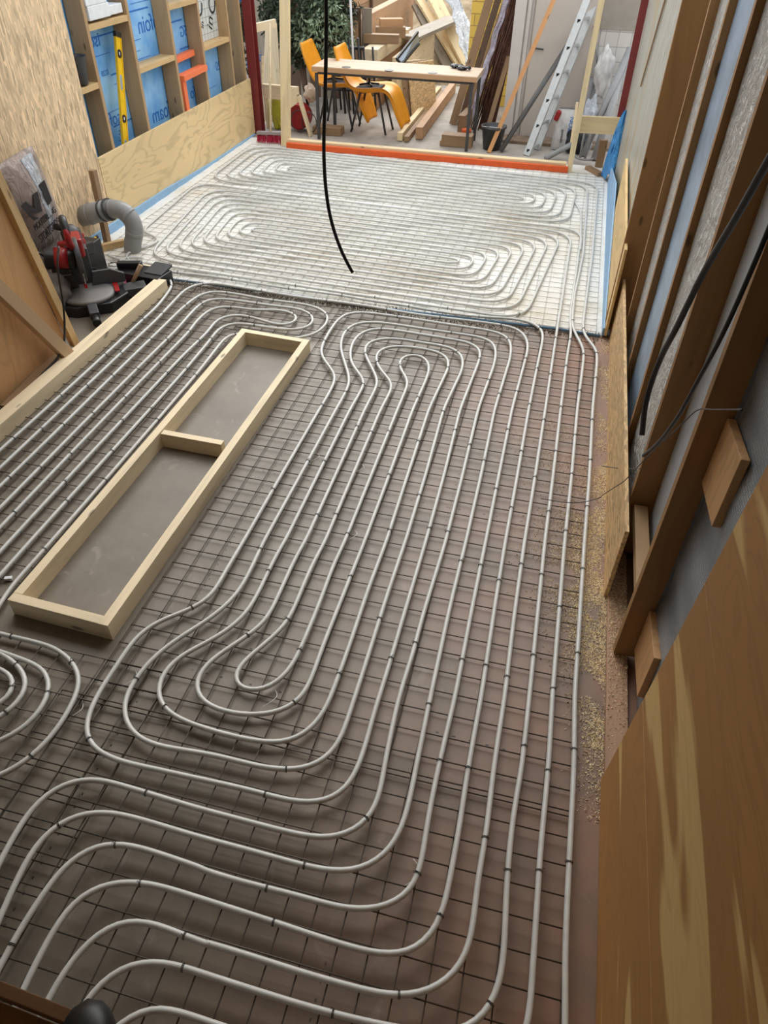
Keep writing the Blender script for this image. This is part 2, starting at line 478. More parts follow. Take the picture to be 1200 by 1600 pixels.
beam('sole_plate', (XL-.08, 5.6, .022), (XL-.08, 9.4, .022), .16, .04, STUD, fr)
zt = .635
MB().prism([(XL, 5.93, .078), (XL, 7.0, .065), (XL, 8.0, .03), (XL, 9.46, .025), (XL, 9.46, zt), (XL, 5.93, zt)], (.018, 0, 0)).build('plywood_skirting', PLYY, bevel=.001,
    label='long pale plywood strip with swirling grain along the left wall base', cat='plywood')
MB().prism([(XL, 5.3, .012), (XL, 9.4, .012), (XL, 9.4, .028), (XL, 8.0, .034), (XL, 7.0, .075), (XL, 5.3, .09)], (.04, 0, 0)).build('foam_edge_strip', BLUEFE,
    label='pale blue foam edge strip under the left plywood strip', cat='insulation')
MB().box((XL-.02, 1.2, .0), (XL+.012, 5.93, 3.0)).build('osb_sheet', OSBM, bevel=.001,
    label='tall flaky OSB sheet covering the left wall near the cement bag', cat='board')
# print on the blue boards (mirrored, as it shows through)
XB = -4.218
def bprint(s_, px, py, size, mirror=True):
    p = wx(px, py, XB)
    return p
blue = bpy.data.objects['wall_left']
for s_, px, py, size in (('isofoin', 238, 47, .2), ('isofoam', 262, 182, .2), ('125G', 292, 55, .13), ('0520', 345, 108, .13), ('isofo', 308, 150, .16),
                         ('isofoam', 398, 100, .17), ('isofo', 180, 195, .16), ('0220', 165, 118, .06), ('isof', 148, 74, .15), ('isofoam', 372, 5, .16)):
    p = wx(px, py, XB)
    t = text(s_, 'board_print', INK, p, (0, -1, 0), (0, 0, 1), size, blue, .001, 'CENTER', True)
for k in range(34):
    y = random.uniform(6.2, 9.4); z = random.uniform(.5, 2.4)
    if k < 10: z = [.85, 1.12, 1.32, 1.6, 1.9][k % 5]; y = 6.6+.28*k
    MB().box((XB-.001, y-.18, z), (XB+.0015, y+.18, z+random.choice((.012, .004, .004)))).build('print_line', INK, blue)
# white inC panel
p0, p1 = wx(310, 63, XL-.1), wx(356, 52, XL-.1)
ip = MB().box((XL-.13, ly[3]+.03, p1.z+.0), (XL-.12, ly[4]-.025, 2.6)).build('insulation_panel', None or plain('white gridded facing', srgb(206, 210, 208), .5),
    label='white gridded insulation panel printed with dark letters between left wall studs', cat='insulation')
for a in range(12):
    z = p1.z+.06+a*.075
    MB().box((XL-.1198, ly[3]+.03, z), (XL-.119, ly[4]-.025, z+.0025)).build('grid_line', DGREY, ip)
for a in range(7):
    y = ly[3]+.08+a*.08
    MB().box((XL-.1198, y, p1.z), (XL-.119, y+.0025, 2.6)).build('grid_line', DGREY, ip)
for s_, px, py, sz in (('in', 332, 38, .19), ('C', 336, 14, .24), ('in', 355, 29, .19), ('C', 316, 18, .24), ('in', 318, 40, .1)):
    p = wx(px, py, XL-.118); text(s_, 'panel_print', BINK, p, (0, .45, .9), (0, -.9, .45), sz, ip, .0008, 'CENTER')
# orange trestle stored in the third bay
tr = thing('orange_trestle', 'salmon orange painted trestle leg standing in a left wall stud bay', 'trestle', (XL, 7.75, .6))
a, b = wx(279, 95, XL-.06), wx(312, 100, XL-.06)
beam('top_rail', (XL-.11, ly[2]+.03, a.z), (XL-.11, ly[3]-.06, a.z+.01), .06, .055, ORANGEL, tr)
beam('rail', (XL-.02, ly[2]+.06, a.z-.14), (XL-.02, ly[3]-.02, a.z-.13), .1, .05, ORANGEL, tr)
beam('leg', (XL-.01, ly[2]+.1, a.z-.15), (XL-.01, ly[2]+.1, .55), .03, .07, ORANGEL, tr, ref=(0, 1, 0))
beam('leg', (XL-.11, ly[2]+.05, a.z), (XL-.11, ly[2]+.05, .06), .05, .04, ORANGEL, tr, ref=(0, 1, 0))
# yellow spirit level
lv = thing('spirit_level', 'tall yellow spirit level standing upright between left wall studs', 'spirit level', (XL, 6.7, .6))
la, lb = wx(183, 50, XL-.06), wx(190, 232, XL-.06)
M, L = frame_of(lb+V((0, 0, -.25)), la, (0, 1, 0))
lg = MB().box((0, -.012, -.045), (L, .012, -.038)).box((0, -.012, .038), (L, .012, .045)).box((0, -.006, -.04), (L, .006, .04))
lg.build('body', YELLOW, lv, M, .001)
for f_ in (.02, .985): MB().box((L*f_-.02, -.014, -.047), (L*f_+.02, .014, .047)).build('end_cap', BLACK, lv, M, .002)
for f_ in (.42, .86):
    MB().cyl((L*f_, -.010, 0), (L*f_, .0, 0), .034).cyl((L*f_, 0, 0), (L*f_, .010, 0), .034).build('vial_housing', BLACK, lv, M)
    MB().cyl((L*f_-.012, 0, 0), (L*f_+.012, 0, 0), .0125, 12).build('vial', WHITEB, lv, M)
for f_ in (.22, .67):
    MB().box((L*f_-.06, -.008, -.018), (L*f_+.06, .008, .018)).build('hand_hole', BLUEG, lv, M, .006)
x_ = (la-lb).normalized()
text('STABILA', 'level_print', BINK, lb+x_*.06+V((.008, -.022, 0)), x_, (0, -1, 0), .045, lv, .0006)
# black bucket, white boxes
bk = thing('black_bucket', 'black plastic bucket on a nogging beside the OSB sheet', 'bucket', (XL-.07, 6.06, 1.1))
zb = wx(142, 136, XL).z+.025
MB().lathe((XL-.06, 6.05, zb), [(.06, 0), (.085, .2), (.09, .205), (.083, .2), (.058, .012)]).build('body', DGREY, bk)
MB().grid(lambda u, v: (XL-.06+(.06+.03*v)*math.cos(2.4+u*2.6), 6.05+(.09)*math.sin(2.4+u*2.6), zb+.19+.13*v*(1-.6*u)), 12, 4, .003).build('liner', BLACK, bk)
zs = wx(170, 33, XL).z+.03
wb = [('large white polystyrene block lowest of the pair on the upper left nogging', (XL-.15, 6.29, zs), (XL-.0, 6.62, zs+.1)),
      ('white polystyrene block lying on the lowest large one', (XL-.15, 6.28, zs+.1), (XL-.0, 6.6, zs+.22)),
      ('small flat white box right of the polystyrene blocks', (XL-.14, 6.64, zs), (XL-.02, 6.86, zs+.07))]
for lab, lo, hi in wb:
    MB().box(lo, hi).build('white_box', WHITEB, bevel=.006, label=lab, cat='box', group='white blocks on the left nogging')
# red steel posts
MB().box((-4.07, 9.5, 0), (-3.96, 9.515, 3.1)).box((-4.07, 9.62, 0), (-3.96, 9.635, 3.1)).box((-4.02, 9.515, 0), (-4.01, 9.62, 3.1)).build('steel_post', OXRED, bevel=.002,
    label='oxide red steel column at the far end of the left wall', cat='steel column')
MB().box((.42, 9.22, 0), (.54, 9.234, 3.1)).box((.42, 9.33, 0), (.54, 9.344, 3.1)).box((.475, 9.234, 0), (.485, 9.33, 3.1)).build('steel_post', OXRED, bevel=.002,
    label='oxide red steel column at the far end of the right wall', cat='steel column')
# ------------------------------------------------------------------ right wall
struct('wall_right', MB().box((.69, -1.6, 0), (.8, 5.2, 3.0)), SILVER)
struct('wall_right_far', MB().box((.49, 5.16, 0), (.6, 9.22, 2.75)), PLASTIC)
STUDR = wood('brown right stud timber', srgb(158, 118, 72))  # darker, browner tone for the right wall studs
rf = thing('timber_stud_frame', 'row of tall brown timber studs along the near right wall', 'stud frame', (.6, 3.3, 0))
for y, x0, x1 in ((2.09, .54, .635), (2.74, .54, .68), (3.32, .54, .68), (3.98, .54, .68), (4.62, .54, .68), (5.13, .45, .6)):
    beam('stud', ((x0+x1)/2, y, .03), ((x0+x1)/2, y, 3.0), x1-x0, .042, STUDR, rf, ref=(0, 1, 0))
beam('nogging', (.59, 2.12, .33), (.59, 2.7, .33), .06, .045, STUD, rf)
beam('sole_plate', (.558, .5, .012), (.558, 5.1, .012), .085, .02, wood('dusty reddish sole plate', srgb(178, 140, 112)), rf)
for y0, y1, xf, mt, lab in ((2.765, 3.295, .570, SILVER, 'crumpled silver insulation panel between the second and third right wall studs'),
                        (3.345, 3.955, .574, BLUEG, 'grey blue foil insulation strip between the third and fourth right wall studs'),
                        (4.005, 4.595, .585, SILVER, 'silver insulation panel between the fourth and fifth right wall studs'),
                        (2.115, 2.715, .645, plain('pale smooth foil', srgb(196, 202, 208), .45, .1), 'smooth pale foil panel behind the nearest right wall stud')):
    MB().box((xf, y0, .035), (.686, y1, 2.99)).build('insulation_panel', mt, bevel=.004, label=lab, cat='insulation')
MB().box((.50, 2.42, 0.0), (.518, 5.4, .42)).build('osb_skirting', OSBS, bevel=.001, label='OSB strip on edge in front of the right wall studs', cat='board')
MB().prism([(.455, 5.0, .03), (.455, 5.0, .665), (.455, 6.9, .74), (.455, 6.8, .34)], (.018, 0, 0)).build('plywood_skirting', PLYR, bevel=.001, label='pale tapering plywood piece along the far right wall base', cat='plywood')
MB().prism([(.44, 5.03, .012), (.44, 5.03, .075), (.44, 6.8, .34), (.44, 7.3, .42), (.44, 8.6, .2), (.44, 8.8, .012)], (.012, 0, 0)).build('foam_edge_strip', BLUEFE, label='pale blue foam edge strip under the right plywood strip', cat='insulation')
beam('batten', (.478, 7.4, 1.2), (.478, 6.2, 2.6), .012, .03, BRNW, label='thin brown batten on the plastic covered far right wall', cat='batten')
MB().grid(lambda u, v: (.645+.006*math.sin(v*40), -.8+u*2.86, .0+v*2.6), 10, 60, .004).build('bubble_foil', BUBBLE, label='silver bubble foil hanging behind the oak boards at right', cat='foil')
for lab, z0, z1 in (('small plywood block fixed low on the bubble foil', .09, .37), ('small plywood block fixed higher on the bubble foil', 1.0, 1.29)):
    MB().prism([(.612, 1.80, z0+.03), (.612, 2.06, z0), (.612, 2.06, z1-.03), (.612, 1.80, z1)], (.026, 0, 0)).build('plywood_block', PLYB, bevel=.002, label=lab, cat='board', group='plywood blocks on the foil')
def edge(z): return 1.475-(z-.036)*.0955
for i, (z0, z1) in enumerate(((0.004, .607), (.611, 1.203), (1.207, 2.05))):
    lab = ('lowest wide oak board at right standing on the floor', 'middle wide oak board with pale sapwood at right', 'top wide oak board at the right picture edge')[i]
    MB().prism([(.503, -1.2, z0), (.503, edge(z0), z0), (.503, edge(z1), z1), (.503, -1.2, z1)], (.022, 0, 0)).build('oak_board', OAK, bevel=.0012, label=lab, cat='board', group='oak boards at right')
# cables on the right
def cable(pts, r, name, label, mat=BLACK):
    return MB().tube(smooth_path(pts, .02), r, 10).build(name, mat, label=label, cat='cable')
cable([wx(x, y, X) for x, y, X in ((1215, 225, .50), (1150, 340, .5), (1100, 425, .5), (1058, 510, .5), (1030, 565, .5), (1010, 625, .5), (1003, 680, .51))], .012, 'cable', 'thick black cable hanging across the right studs with cut end')
cable([wx(x, y, .515) for x, y in ((1225, 300), (1175, 420), (1130, 520), (1085, 605), (1060, 650), (1030, 690), (1005, 712))], .007, 'cable', 'thinner dark cable hanging below the thick black one')
cable([wx(1160, 640, .52), wx(1090, 640, .515), wx(1020, 705, .5), wx(975, 752, .48), fp(932, 780, .12), fp(895, 786, .08), fp(845, 779, .06)], .0022, 'thin_wire', 'thin dark wire curling from the right wall over the pipes')
cable([fp(940, 728, .25), fp(975, 733, .3), wx(1000, 732, .5)], .002, 'thin_wire', 'short thin wire sticking from the OSB strip')
cable([(-.285+dx, 2.2, z) for dx, z in ()] or [wy(508, -60, 2.2), wy(510, 40, 2.2), wy(508, 150, 2.2), wy(506, 250, 2.2), wy(514, 330, 2.2), wy(532, 390, 2.2), wy(551, 426, 2.2)], .0054, 'hanging_cable', 'black cable hanging down from above in front of the pale floor')

# ================================================================== MESH SHEETS
def zmesh(y): return .012 + .036*max(0, min(1, (1.35-y)/.8))
def mesh_sheet(x0, x1, y0, y1, mat, label, step=.0998, sx=None, r=.0026, zf=zmesh, slope=0, cuts=()):
    sx = sx or step; x0 = x1-sx*int(round((x1-x0)/sx)); mb = MB(); nx = int(round((x1-x0)/sx)); ny = int(round((y1-y0)/step))
    def inside(x, y): return not any(a < x < b and c < y < d for a, b, c, d in cuts)
    for i in range(nx+1):
        x = x0+i*sx; seg = []
        for j in range(ny+1):
            y = y0+j*step
            if inside(x, y): seg.append((x, y-.02 if j == 0 else y, zf(y)))
            else:
                if len(seg) > 1: mb.tube(seg, r, 5)
                seg = []
        if len(seg) > 1: mb.tube(seg, r, 5)
    for j in range(ny+1):
        y = y0+j*step; seg = []
        for i in range(nx+1):
            x = x0+i*sx; yy = y+slope*(x-x0)
            if inside(x, y): seg.append((x, yy, zf(yy)+.005))
            else:
                if len(seg) > 1: mb.tube([seg[0], seg[-1]], r, 5)
                seg = []
        if len(seg) > 1: mb.tube([seg[0], seg[-1]], r, 5)
    return mb.build('reinforcing_mesh', mat, label=label, cat='steel mesh')
mesh_sheet(-1.54, .395, 1.30, 5.0, STEEL, 'steel mesh sheet under the long straight pipes right of the timber box', sx=.0968)
mesh_sheet(-2.95, -2.165, 1.6, 5.0, STEEL, 'steel mesh sheet between left timber edge and timber box', slope=-.01, sx=.1)
mesh_sheet(-2.15, -1.5, 4.43, 5.0, STEEL, 'small steel mesh sheet beyond the far end of the timber box')
mesh_sheet(-1.62, .395, .12, 1.36, STEEL, 'steel mesh sheet under the wide pipe bends nearest the viewer', zf=lambda y: zmesh(y)+.006, sx=.0968)
mesh_sheet(-2.7, -1.25, .3, 1.52, STEEL, 'steel mesh sheet under the coiled pipe at lower left', zf=lambda y: .02)
zfar = lambda y: .018
mesh_sheet(-3.92, .40, 5.06, 8.95, STEELF, 'large pale steel mesh sheet over the screed', zf=zfar, r=.0024)

# ================================================================== HEATING PIPES
R = .0102
def zp(y): return zmesh(y)+.005+.0026+R
def fpp(px, py):
    p = fp(px, py, .045); return fp(px, py, zp(p.y))
tie_me = None
def make_tie():
    mb = MB(); rr = R+.0016
    mb.tube([(0, rr*math.cos(a), rr*math.sin(a)) for a in [2*math.pi*i/12 for i in range(12)]], .0011, 4, closed=True)
    mb.tube([(.004, rr*math.cos(a), rr*math.sin(a)) for a in [2*math.pi*i/12 for i in range(12)]], .0011, 4, closed=True)
    mb.tube([(0, 0, rr), (.004, .004, rr+.007), (-.003, .010, rr+.008), (-.005, .004, rr+.004)], .001, 4)
    me = bpy.data.meshes.new('wire_tie'); me.from_pydata(mb.v, [], mb.f); me.materials.append(TIE); return me
TIEM = make_tie()
def pipe(paths, label, tie_every=.42, name='heating_pipe'):
    mb = MB(); ties = []
    for P in paths:
        if not isinstance(P[0], V): P = [fpp(*p) for p in P]
        Q = smooth_path(P, .025, 9)
        mb.tube(Q, R, 10)
        acc = random.uniform(0, tie_every)
        for a, b in zip(Q, Q[1:]):
            acc += (b-a).length
            if acc > tie_every and b.y < 5.2: acc = random.uniform(-.1, .1); ties.append((b, (b-a).normalized()))
    o = mb.build(name, PIPE, label=label, cat='heating pipe')
    if len(ties) > 99: ties = random.sample(ties, 99)
    for p, t in ties:
        y = V((0, 0, 1)).cross(t).normalized(); z = t.cross(y)
        M = Matrix((t, y, z)).transposed().to_4x4() @ Matrix.Rotation(random.uniform(-.6, .6), 4, 'X'); M.translation = p
        c = bpy.data.objects.new('wire_tie', TIEM); COL.objects.link(c); adopt(c, o); c.matrix_basis = M
    return o
def z(ox, oy, k, *pts): return [(ox+x/k, oy+y/k) for x, y in pts]
# rows of the long straight pipes P1..P18 at set heights of the picture
T6 = lambda *p: z(440, 850, 3, *p)      # measured inside enlarged crops
T5 = lambda *p: z(100, 850, 3, *p)
T3 = lambda *p: z(300, 1200, 3, *p)
T2 = lambda *p: z(0, 1200, 3, *p)
T4 = lambda *p: z(600, 1200, 3, *p)
A = {1: [(499, 640), (438, 745), (378, 850)], 2: [(525, 640), (468, 745), (410, 850)], 3: [(547, 640), (495, 745), (443, 850)],
     4: [(570, 640), (523, 745), (475, 850)], 5: [(595, 640), (550, 745), (506, 850)], 6: [(621, 640), (579, 745), (537, 850)],
     7: [(645, 640), (607, 745), (568, 850)], 8: [(670, 640), (636, 745), (602, 850)], 9: [(693, 640), (664, 745), (632, 850)],
     10: [(719, 640), (693, 745), (664, 850)], 11: [(747, 640), (722, 745), (695, 850)], 12: [(773, 640), (751, 745), (727, 850)],
     13: [(800, 640), (779, 745), (758, 850)], 14: [(826, 640), (808, 745), (789, 850)], 15: [(852, 640), (836, 745), (819, 850)],
     16: [(876, 640), (864, 745), (851, 850)], 17: [(902, 640), (893, 745), (882, 850)], 18: [(926, 640), (921, 745), (913, 850)]}
TOP = {(6, 7): [(637, 602), (638, 594), (625, 577), (623, 563), (633, 555), (650, 553), (664, 559), (671, 571), (667, 590)],
       (5, 8): [(613, 606), (614, 599), (600, 585), (588, 567), (588, 552), (600, 543), (622, 541), (655, 544), (688, 551), (700, 560), (701, 574)],
       (4, 9): [(589, 603), (590, 594), (580, 573), (569, 550), (574, 536), (590, 530), (618, 529), (650, 534), (688, 540), (710, 545), (723, 558), (722, 578)],
       (3, 10): [(567, 605), (569, 594), (555, 577), (547, 560), (550, 537), (563, 521), (582, 514), (610, 515), (660, 523), (710, 531), (735, 536), (751, 547), (747, 568)],
       (2, 11): [(544, 605), (546, 591), (538, 565), (532, 542), (537, 521), (550, 508), (573, 503), (610, 506), (655, 513), (705, 520), (745, 526), (766, 532), (775, 545), (772, 570)],
       (1, 12): [(518, 607), (524, 587), (511, 569), (501, 552), (506, 534), (520, 510), (533, 495), (550, 488), (578, 489), (600, 492), (650, 499), (700, 507), (755, 515), (785, 522), (798, 535), (797, 560)]}
BOT = {(5, 6): T5((1165, 95), (1105, 235), (1055, 355), (1000, 420), (900, 500), (815, 575), (785, 615), (785, 650), (820, 688), (880, 698), (965, 680), (1060, 590), (1130, 440), (1200, 270)) + T6((245, 100))[::-1],
       (4, 7): T5((1085, 65), (980, 295), (930, 380), (790, 475), (680, 550), (620, 615), (603, 680), (640, 745), (740, 785), (850, 804), (930, 803), (1020, 788), (1100, 745), (1150, 660), (1205, 500)) + T6((340, 110)),
       (3, 8): T5((990, 60), (930, 190), (865, 310), (800, 380), (685, 455), (540, 525), (460, 605), (428, 680), (435, 735), (480, 788), (570, 835), (765, 895), (935, 930), (1030, 938), (1110, 910), (1200, 825)) + T6((232, 712), (330, 440), (405, 215)),
       (2, 9): T5((910, 45), (840, 190), (780, 270), (670, 360), (570, 420), (480, 480), (410, 540), (350, 610), (290, 700), (272, 780), (285, 845), (330, 900), (420, 945), (590, 970), (750, 1000), (915, 1045), (1050, 1063), (1130, 1058)) + T6((150, 1045), (240, 990), (280, 910), (310, 820), (410, 510), (498, 230)),
       (1, 10): T5((750, 140), (705, 225), (650, 280), (560, 320), (450, 355), (385, 395), (330, 440), (280, 520), (220, 610), (165, 690), (120, 780), (92, 850), (92, 900), (120, 950), (200, 1000), (300, 1030), (380, 1045), (650, 1105), (900, 1160)) + T3((400, 142), (480, 160), (560, 168), (640, 158), (720, 112)) + T6((350, 1070), (392, 950), (425, 820), (500, 580), (575, 325))}
def run(a, tb, b, bt=None):
    return None
up = lambda n: A[n][::-1]
def chain(*segs):
    out = []
    for s_ in segs:
        for p in s_:
            if not out or math.hypot(out[-1][0]-p[0], out[-1][1]-p[1]) > 6: out.append(p)
    return out
Q = {1: T2((-90, 620), (0, 440), (75, 300), (150, 180), (250, 92), (370, 46), (470, 50), (575, 85), (700, 120), (900, 182)) + T3((0, 190), (200, 235), (425, 295), (600, 332), (700, 325), (830, 250), (880, 130), (900, 0)) + T6((550, 720), (610, 530), (662, 335)),
     2: T2((-60, 840), (0, 700), (90, 500), (150, 380), (240, 275), (350, 217), (480, 202), (640, 235), (900, 315)) + T3((0, 318), (300, 395), (550, 465), (710, 492), (820, 473), (930, 390), (990, 270), (1020, 150), (1050, 0)) + T6((697, 720), (790, 290)),
     3: T2((-60, 1050), (0, 930), (80, 780), (260, 505), (350, 412), (470, 350), (600, 357), (800, 420), (1000, 490)) + T3((0, 460), (210, 528), (500, 600), (700, 658), (820, 670), (930, 650), (1030, 590), (1070, 480), (1105, 250), (1155, 0)) + T6((812, 720), (895, 290)),
     4: T2((60, 1150), (110, 1030), (250, 760), (340, 622), (420, 562), (570, 527), (720, 545), (900, 600)) + T3((0, 600), (360, 715), (640, 808), (840, 868), (980, 882), (1070, 855), (1150, 760), (1185, 650), (1205, 540)) + T4((350, 300), (395, 0)) + T6((935, 720), (1000, 290)),
     5: T2((170, 1200), (230, 1075), (300, 940), (400, 822), (500, 735), (600, 703), (700, 717), (880, 795), (1050, 850)) + T3((0, 800), (285, 885), (500, 955), (800, 1040), (960, 1075), (1100, 1062)) + T4((290, 1010), (365, 940), (410, 820), (435, 560), (480, 300), (515, 0)) + T6((1045, 720), (1090, 340)),
     6: T2((330, 1220), (385, 1100), (440, 1027), (550, 932), (700, 897), (830, 922), (950, 965)) + T3((50, 970), (300, 1045), (560, 1125), (850, 1198)) + [(660, 1613), (705, 1618)] + T4((460, 1195), (530, 1070), (560, 930), (568, 740), (580, 480), (610, 200), (645, 0)) + [(827, 1090)],
     7: [(160, 1625)] + T2((590, 1170), (640, 1127), (710, 1107), (820, 1135), (1000, 1200)) + [(420, 1627), (560, 1668), (690, 1695), (770, 1690), (812, 1650)] + T4((683, 1195), (690, 1040), (710, 760), (735, 375), (770, 0)) + [(863, 1090)],
     8: [(880, 1720)] + T4((850, 1195), (850, 860), (870, 400), (890, 0)) + [(898, 1090)]}
# the inner counterflow coil: two strands that meet in the middle
s1 = chain(Q[1], up(11), TOP[(2, 11)][::-1], A[2], BOT[(2, 9)], up(9), TOP[(4, 9)][::-1], A[4], BOT[(4, 7)], up(7), TOP[(6, 7)][::-1], A[6])
s2 = chain(Q[2], up(12), TOP[(1, 12)][::-1], A[1], BOT[(1, 10)], up(10), TOP[(3, 10)][::-1], A[3], BOT[(3, 8)], up(8), TOP[(5, 8)][::-1], A[5], BOT[(5, 6)][:-1], [(521, 883)])
pipe([chain(s1, s2[::-1])], 'white heating pipe coiled from the teardrop loop out to the widest hook bends', .8)
K5 = lambda *p: z(180, 400, 3.4286, *p)
L2 = K5((368, 185), (420, 158), (500, 145), (620, 160), (800, 190), (1000, 222), (1200, 247))
p13 = chain(Q[3], up(13), [(824, 550), (824, 532), (812, 516), (790, 509), (740, 502), (680, 495), (630, 488), (585, 480)], L2[::-1])
p13 = [fpp(*p) for p in p13] + [V((-2.785+.004*math.sin(y), y, zp(3))) for y in (4.35, 3.9, 3.4, 2.9, 2.4, 1.9, 1.5)]
pipe([p13], 'white heating pipe running round the middle coil then down the left lane', .5)
p14 = chain(Q[4], up(14), [(842, 560), (848, 530), (846, 514), (830, 504), (800, 498), (740, 494), (680, 486), (630, 477), (580, 470), (530, 461)], K5((900, 170), (650, 130), (480, 105), (320, 88), (240, 72), (150, 45), (90, 22)), [(200, 408), (196, 398), (207, 391), (235, 384), (248, 376), (243, 370), (224, 361), (240, 345), (270, 319), (300, 293), (320, 288), (340, 290)])
XF = -3.6
def far(k, X, base=7.32, sl=-.055): return V((X, base-.107*k+sl*(X-XF), zp(6)))
def farr(k, X): return V((X, 8.87-.107*k-.065*(X-XF), zp(6)))
def cr(p, q, c, n=4, r=.16):
    """rounded corner at c between directions of p and q"""
    a = (V(p)-V(c)); b = (V(q)-V(c)); ra = min(r, a.length*.48); rb = min(r, b.length*.48)
    A_, B_ = V(c)+a.normalized()*ra, V(c)+b.normalized()*rb
    return [(1-t)**2*A_+2*t*(1-t)*V(c)+t*t*B_ for t in [i/n for i in range(n+1)]]
def rounded(P, r=.16):
    out = [V(P[0])]
    for i in range(1, len(P)-1): out += cr(P[i-1], P[i+1], P[i], 6, r if not isinstance(r, list) else r[i])
    out.append(V(P[-1])); return out
P14 = [fpp(*p) for p in p14] + [far(0, -3.0)]
# middle far field
xt = lambda j: -3.66+.105*(j-1)
xb = lambda j: -3.42+.075*(j-1)
xr = lambda j: .04-.1*(j-2)
P14 = P14[:-1] + rounded([far(0, -3.3), far(0, .22), V((.22, 6.6, zp(6)))], .2)
P15 = [fpp(*p) for p in chain(Q[5], up(15), [(865, 552), (872, 505), (878, 470)])] + [V((.125, 6.3, zp(6)))] + cr((.13, 6, zp(6)), far(1, -1), far(1, .13), 6, .25) + [far(1, -1), far(1, -3)]
q16 = [fpp(*p) for p in chain(Q[6], up(16), [(887, 552), (892, 522), (891, 497), (894, 470)])] + [V((.205, 5.9, zp(6))), V((.215, 6.9, zp(6)))] + [V((.19, 7.6, zp(6)))]
q17 = [fpp(*p) for p in chain(Q[7], up(17), [(910, 577), (912, 547), (902, 527), (895, 511), (895, 492), (898, 460)])] + [V((.25, 6.5, zp(6))), V((.24, 7.6, zp(6)))] + cr((.23, 7, zp(6)), farr(1, -1), farr(1, .23), 6, .2) + [farr(1, -1), farr(1, -3)]
q18 = [fpp(*p) for p in chain(Q[8], up(18), [(932, 577), (933, 552), (927, 540), (914, 525), (911, 510), (915, 475)])] + [V((.33, 6.5, zp(6))), V((.335, 8.0, zp(6)))] + cr((.33, 8, zp(6)), farr(0, -1), farr(0, .34), 6, .25) + [farr(0, -1), farr(0, -3.1)]
# spiral of the middle far field as nested loops, opened where strands change
def loopL(j): # left turn j <-> 19-j
    return rounded([far(j, -1.5), far(j, xt(j)), far(19-j, xb(j)), far(19-j, -1.5)], .27-.018*j)[1:-1]
def loopR(j): # right turn j <-> 21-j
    rr = max(.07, .27-.02*j)
    return rounded([far(j, -2), far(j, xr(j)), far(21-j, xr(j)-.02*(11-j)), far(21-j, -2)], rr)[1:-1]
c1 = P15[:-1]; j = 1; side = 'L'; seqA = []
j = 1
pathA = list(P15)
while True:
    pathA += loopL(j); k = 19-j                      # now on line k heading right
    jr = 21-k
    if jr > 10 or jr < 2: break
    pathA += loopR(jr)[::-1]; j = jr                  # now on line jr heading left
    if j > 9: break
pathB = [far(19, -3.45)]
pathB = [fpp(*p) for p in ((340, 470+0),)][:0]
k = 19; cur = [far(19, -3.45), far(19, -1)]
while True:
    jr = 21-k
    if jr > 10 or jr < 2: break
    cur += loopR(jr)[::-1]; j = jr
    if j > 9: break
    cur += loopL(j); k = 19-j
exitB = [fpp(*p) for p in K5((400, 112), (240, 105), (200, 92), (100, 78), (40, 60), (15, 40), (40, 15), (100, 5), (170, 22), (240, 52))] 
pipe([P14], 'white heating pipe skirting the pale screed edge and looping past the grey duct', .5)
cur = [V((-3.75, 5.33, zp(6))), V((-3.6, 5.27, zp(6)))] + cur
pipe([pathA + cur[::-1]], 'white heating pipe coiling across the middle of the pale screed', .6)
# rear far field
xl2 = lambda i: -3.84+.115*i
xr2 = lambda i: .12-.1*(i-2)
def loopL2(i): return rounded([farr(i, -2), farr(i, xl2(i)), farr(13-i, xl2(i)+.03), farr(13-i, -2)], max(.05, .3-.045*i))[1:-1]
def loopR2(i): return rounded([farr(i, -2), farr(i, xr2(i)), farr(15-i, xr2(i)-.04), farr(15-i, -2)], max(.05, .34-.045*i))[1:-1]
def spiral2(path, i):
    while True:
        path += loopL2(i); k = 13-i; jr = 15-k
        if jr > 7 or jr < 2: break
        path += loopR2(jr)[::-1]; i = jr
        if i > 6: break
    return path
pipe([spiral2(q18, 0) + spiral2(q17, 1)[::-1]], 'white heating pipe hugging the right wall and coiling in the farthest field')
pipe([q16 + [V((.12, 7.9, zp(6)))]], 'white heating pipe third from the right wall, ending beside the farthest coil')
# left lane pipes
def lane(n, xs): return [(xs[0], 0)]
LX = {1: -2.885, 2: -2.785, 3: -2.686, 4: -2.575, 5: -2.478, 6: -2.368, 7: -2.268, 8: -2.170}
def lane(n, y0=1.5, y1=4.25): return [V((LX[n]+.004*math.sin(n+y*2), y, zp(3))) for y in [y0+(y1-y0)*k/6 for k in range(7)]]
U = lambda *p: [fpp(*q) for q in K5(*p)]
L1 = lane(1, y1=4.55) + U((292, 183), (305, 150), (285, 112), (235, 92), (180, 82), (100, 72), (45, 62), (15, 40), (30, 16), (80, 4), (150, 12))
L3 = lane(3) + U((330, 307), (380, 262), (455, 207), (530, 190), (640, 202), (800, 232), (1000, 257), (1085, 278), (1135, 310), (1140, 345), (1105, 395), (1040, 430), (960, 440))
L8 = [fpp(-30, 990), fpp(0, 945), fpp(15, 919), fpp(36, 896)] + lane(8, 2.2, 3.7) + U((540, 500), (590, 437), (640, 414), (720, 420))
L4 = lane(4) + U((410, 302), (470, 247), (520, 230), (600, 231), (700, 246), (850, 267), (950, 278), (1015, 292), (1055, 318), (1064, 345), (1050, 372), (1000, 394), (900, 394), (800, 380), (700, 364), (650, 359), (600, 367), (550, 395), (505, 455)) + lane(7, 1.7, 3.7)[::-1]
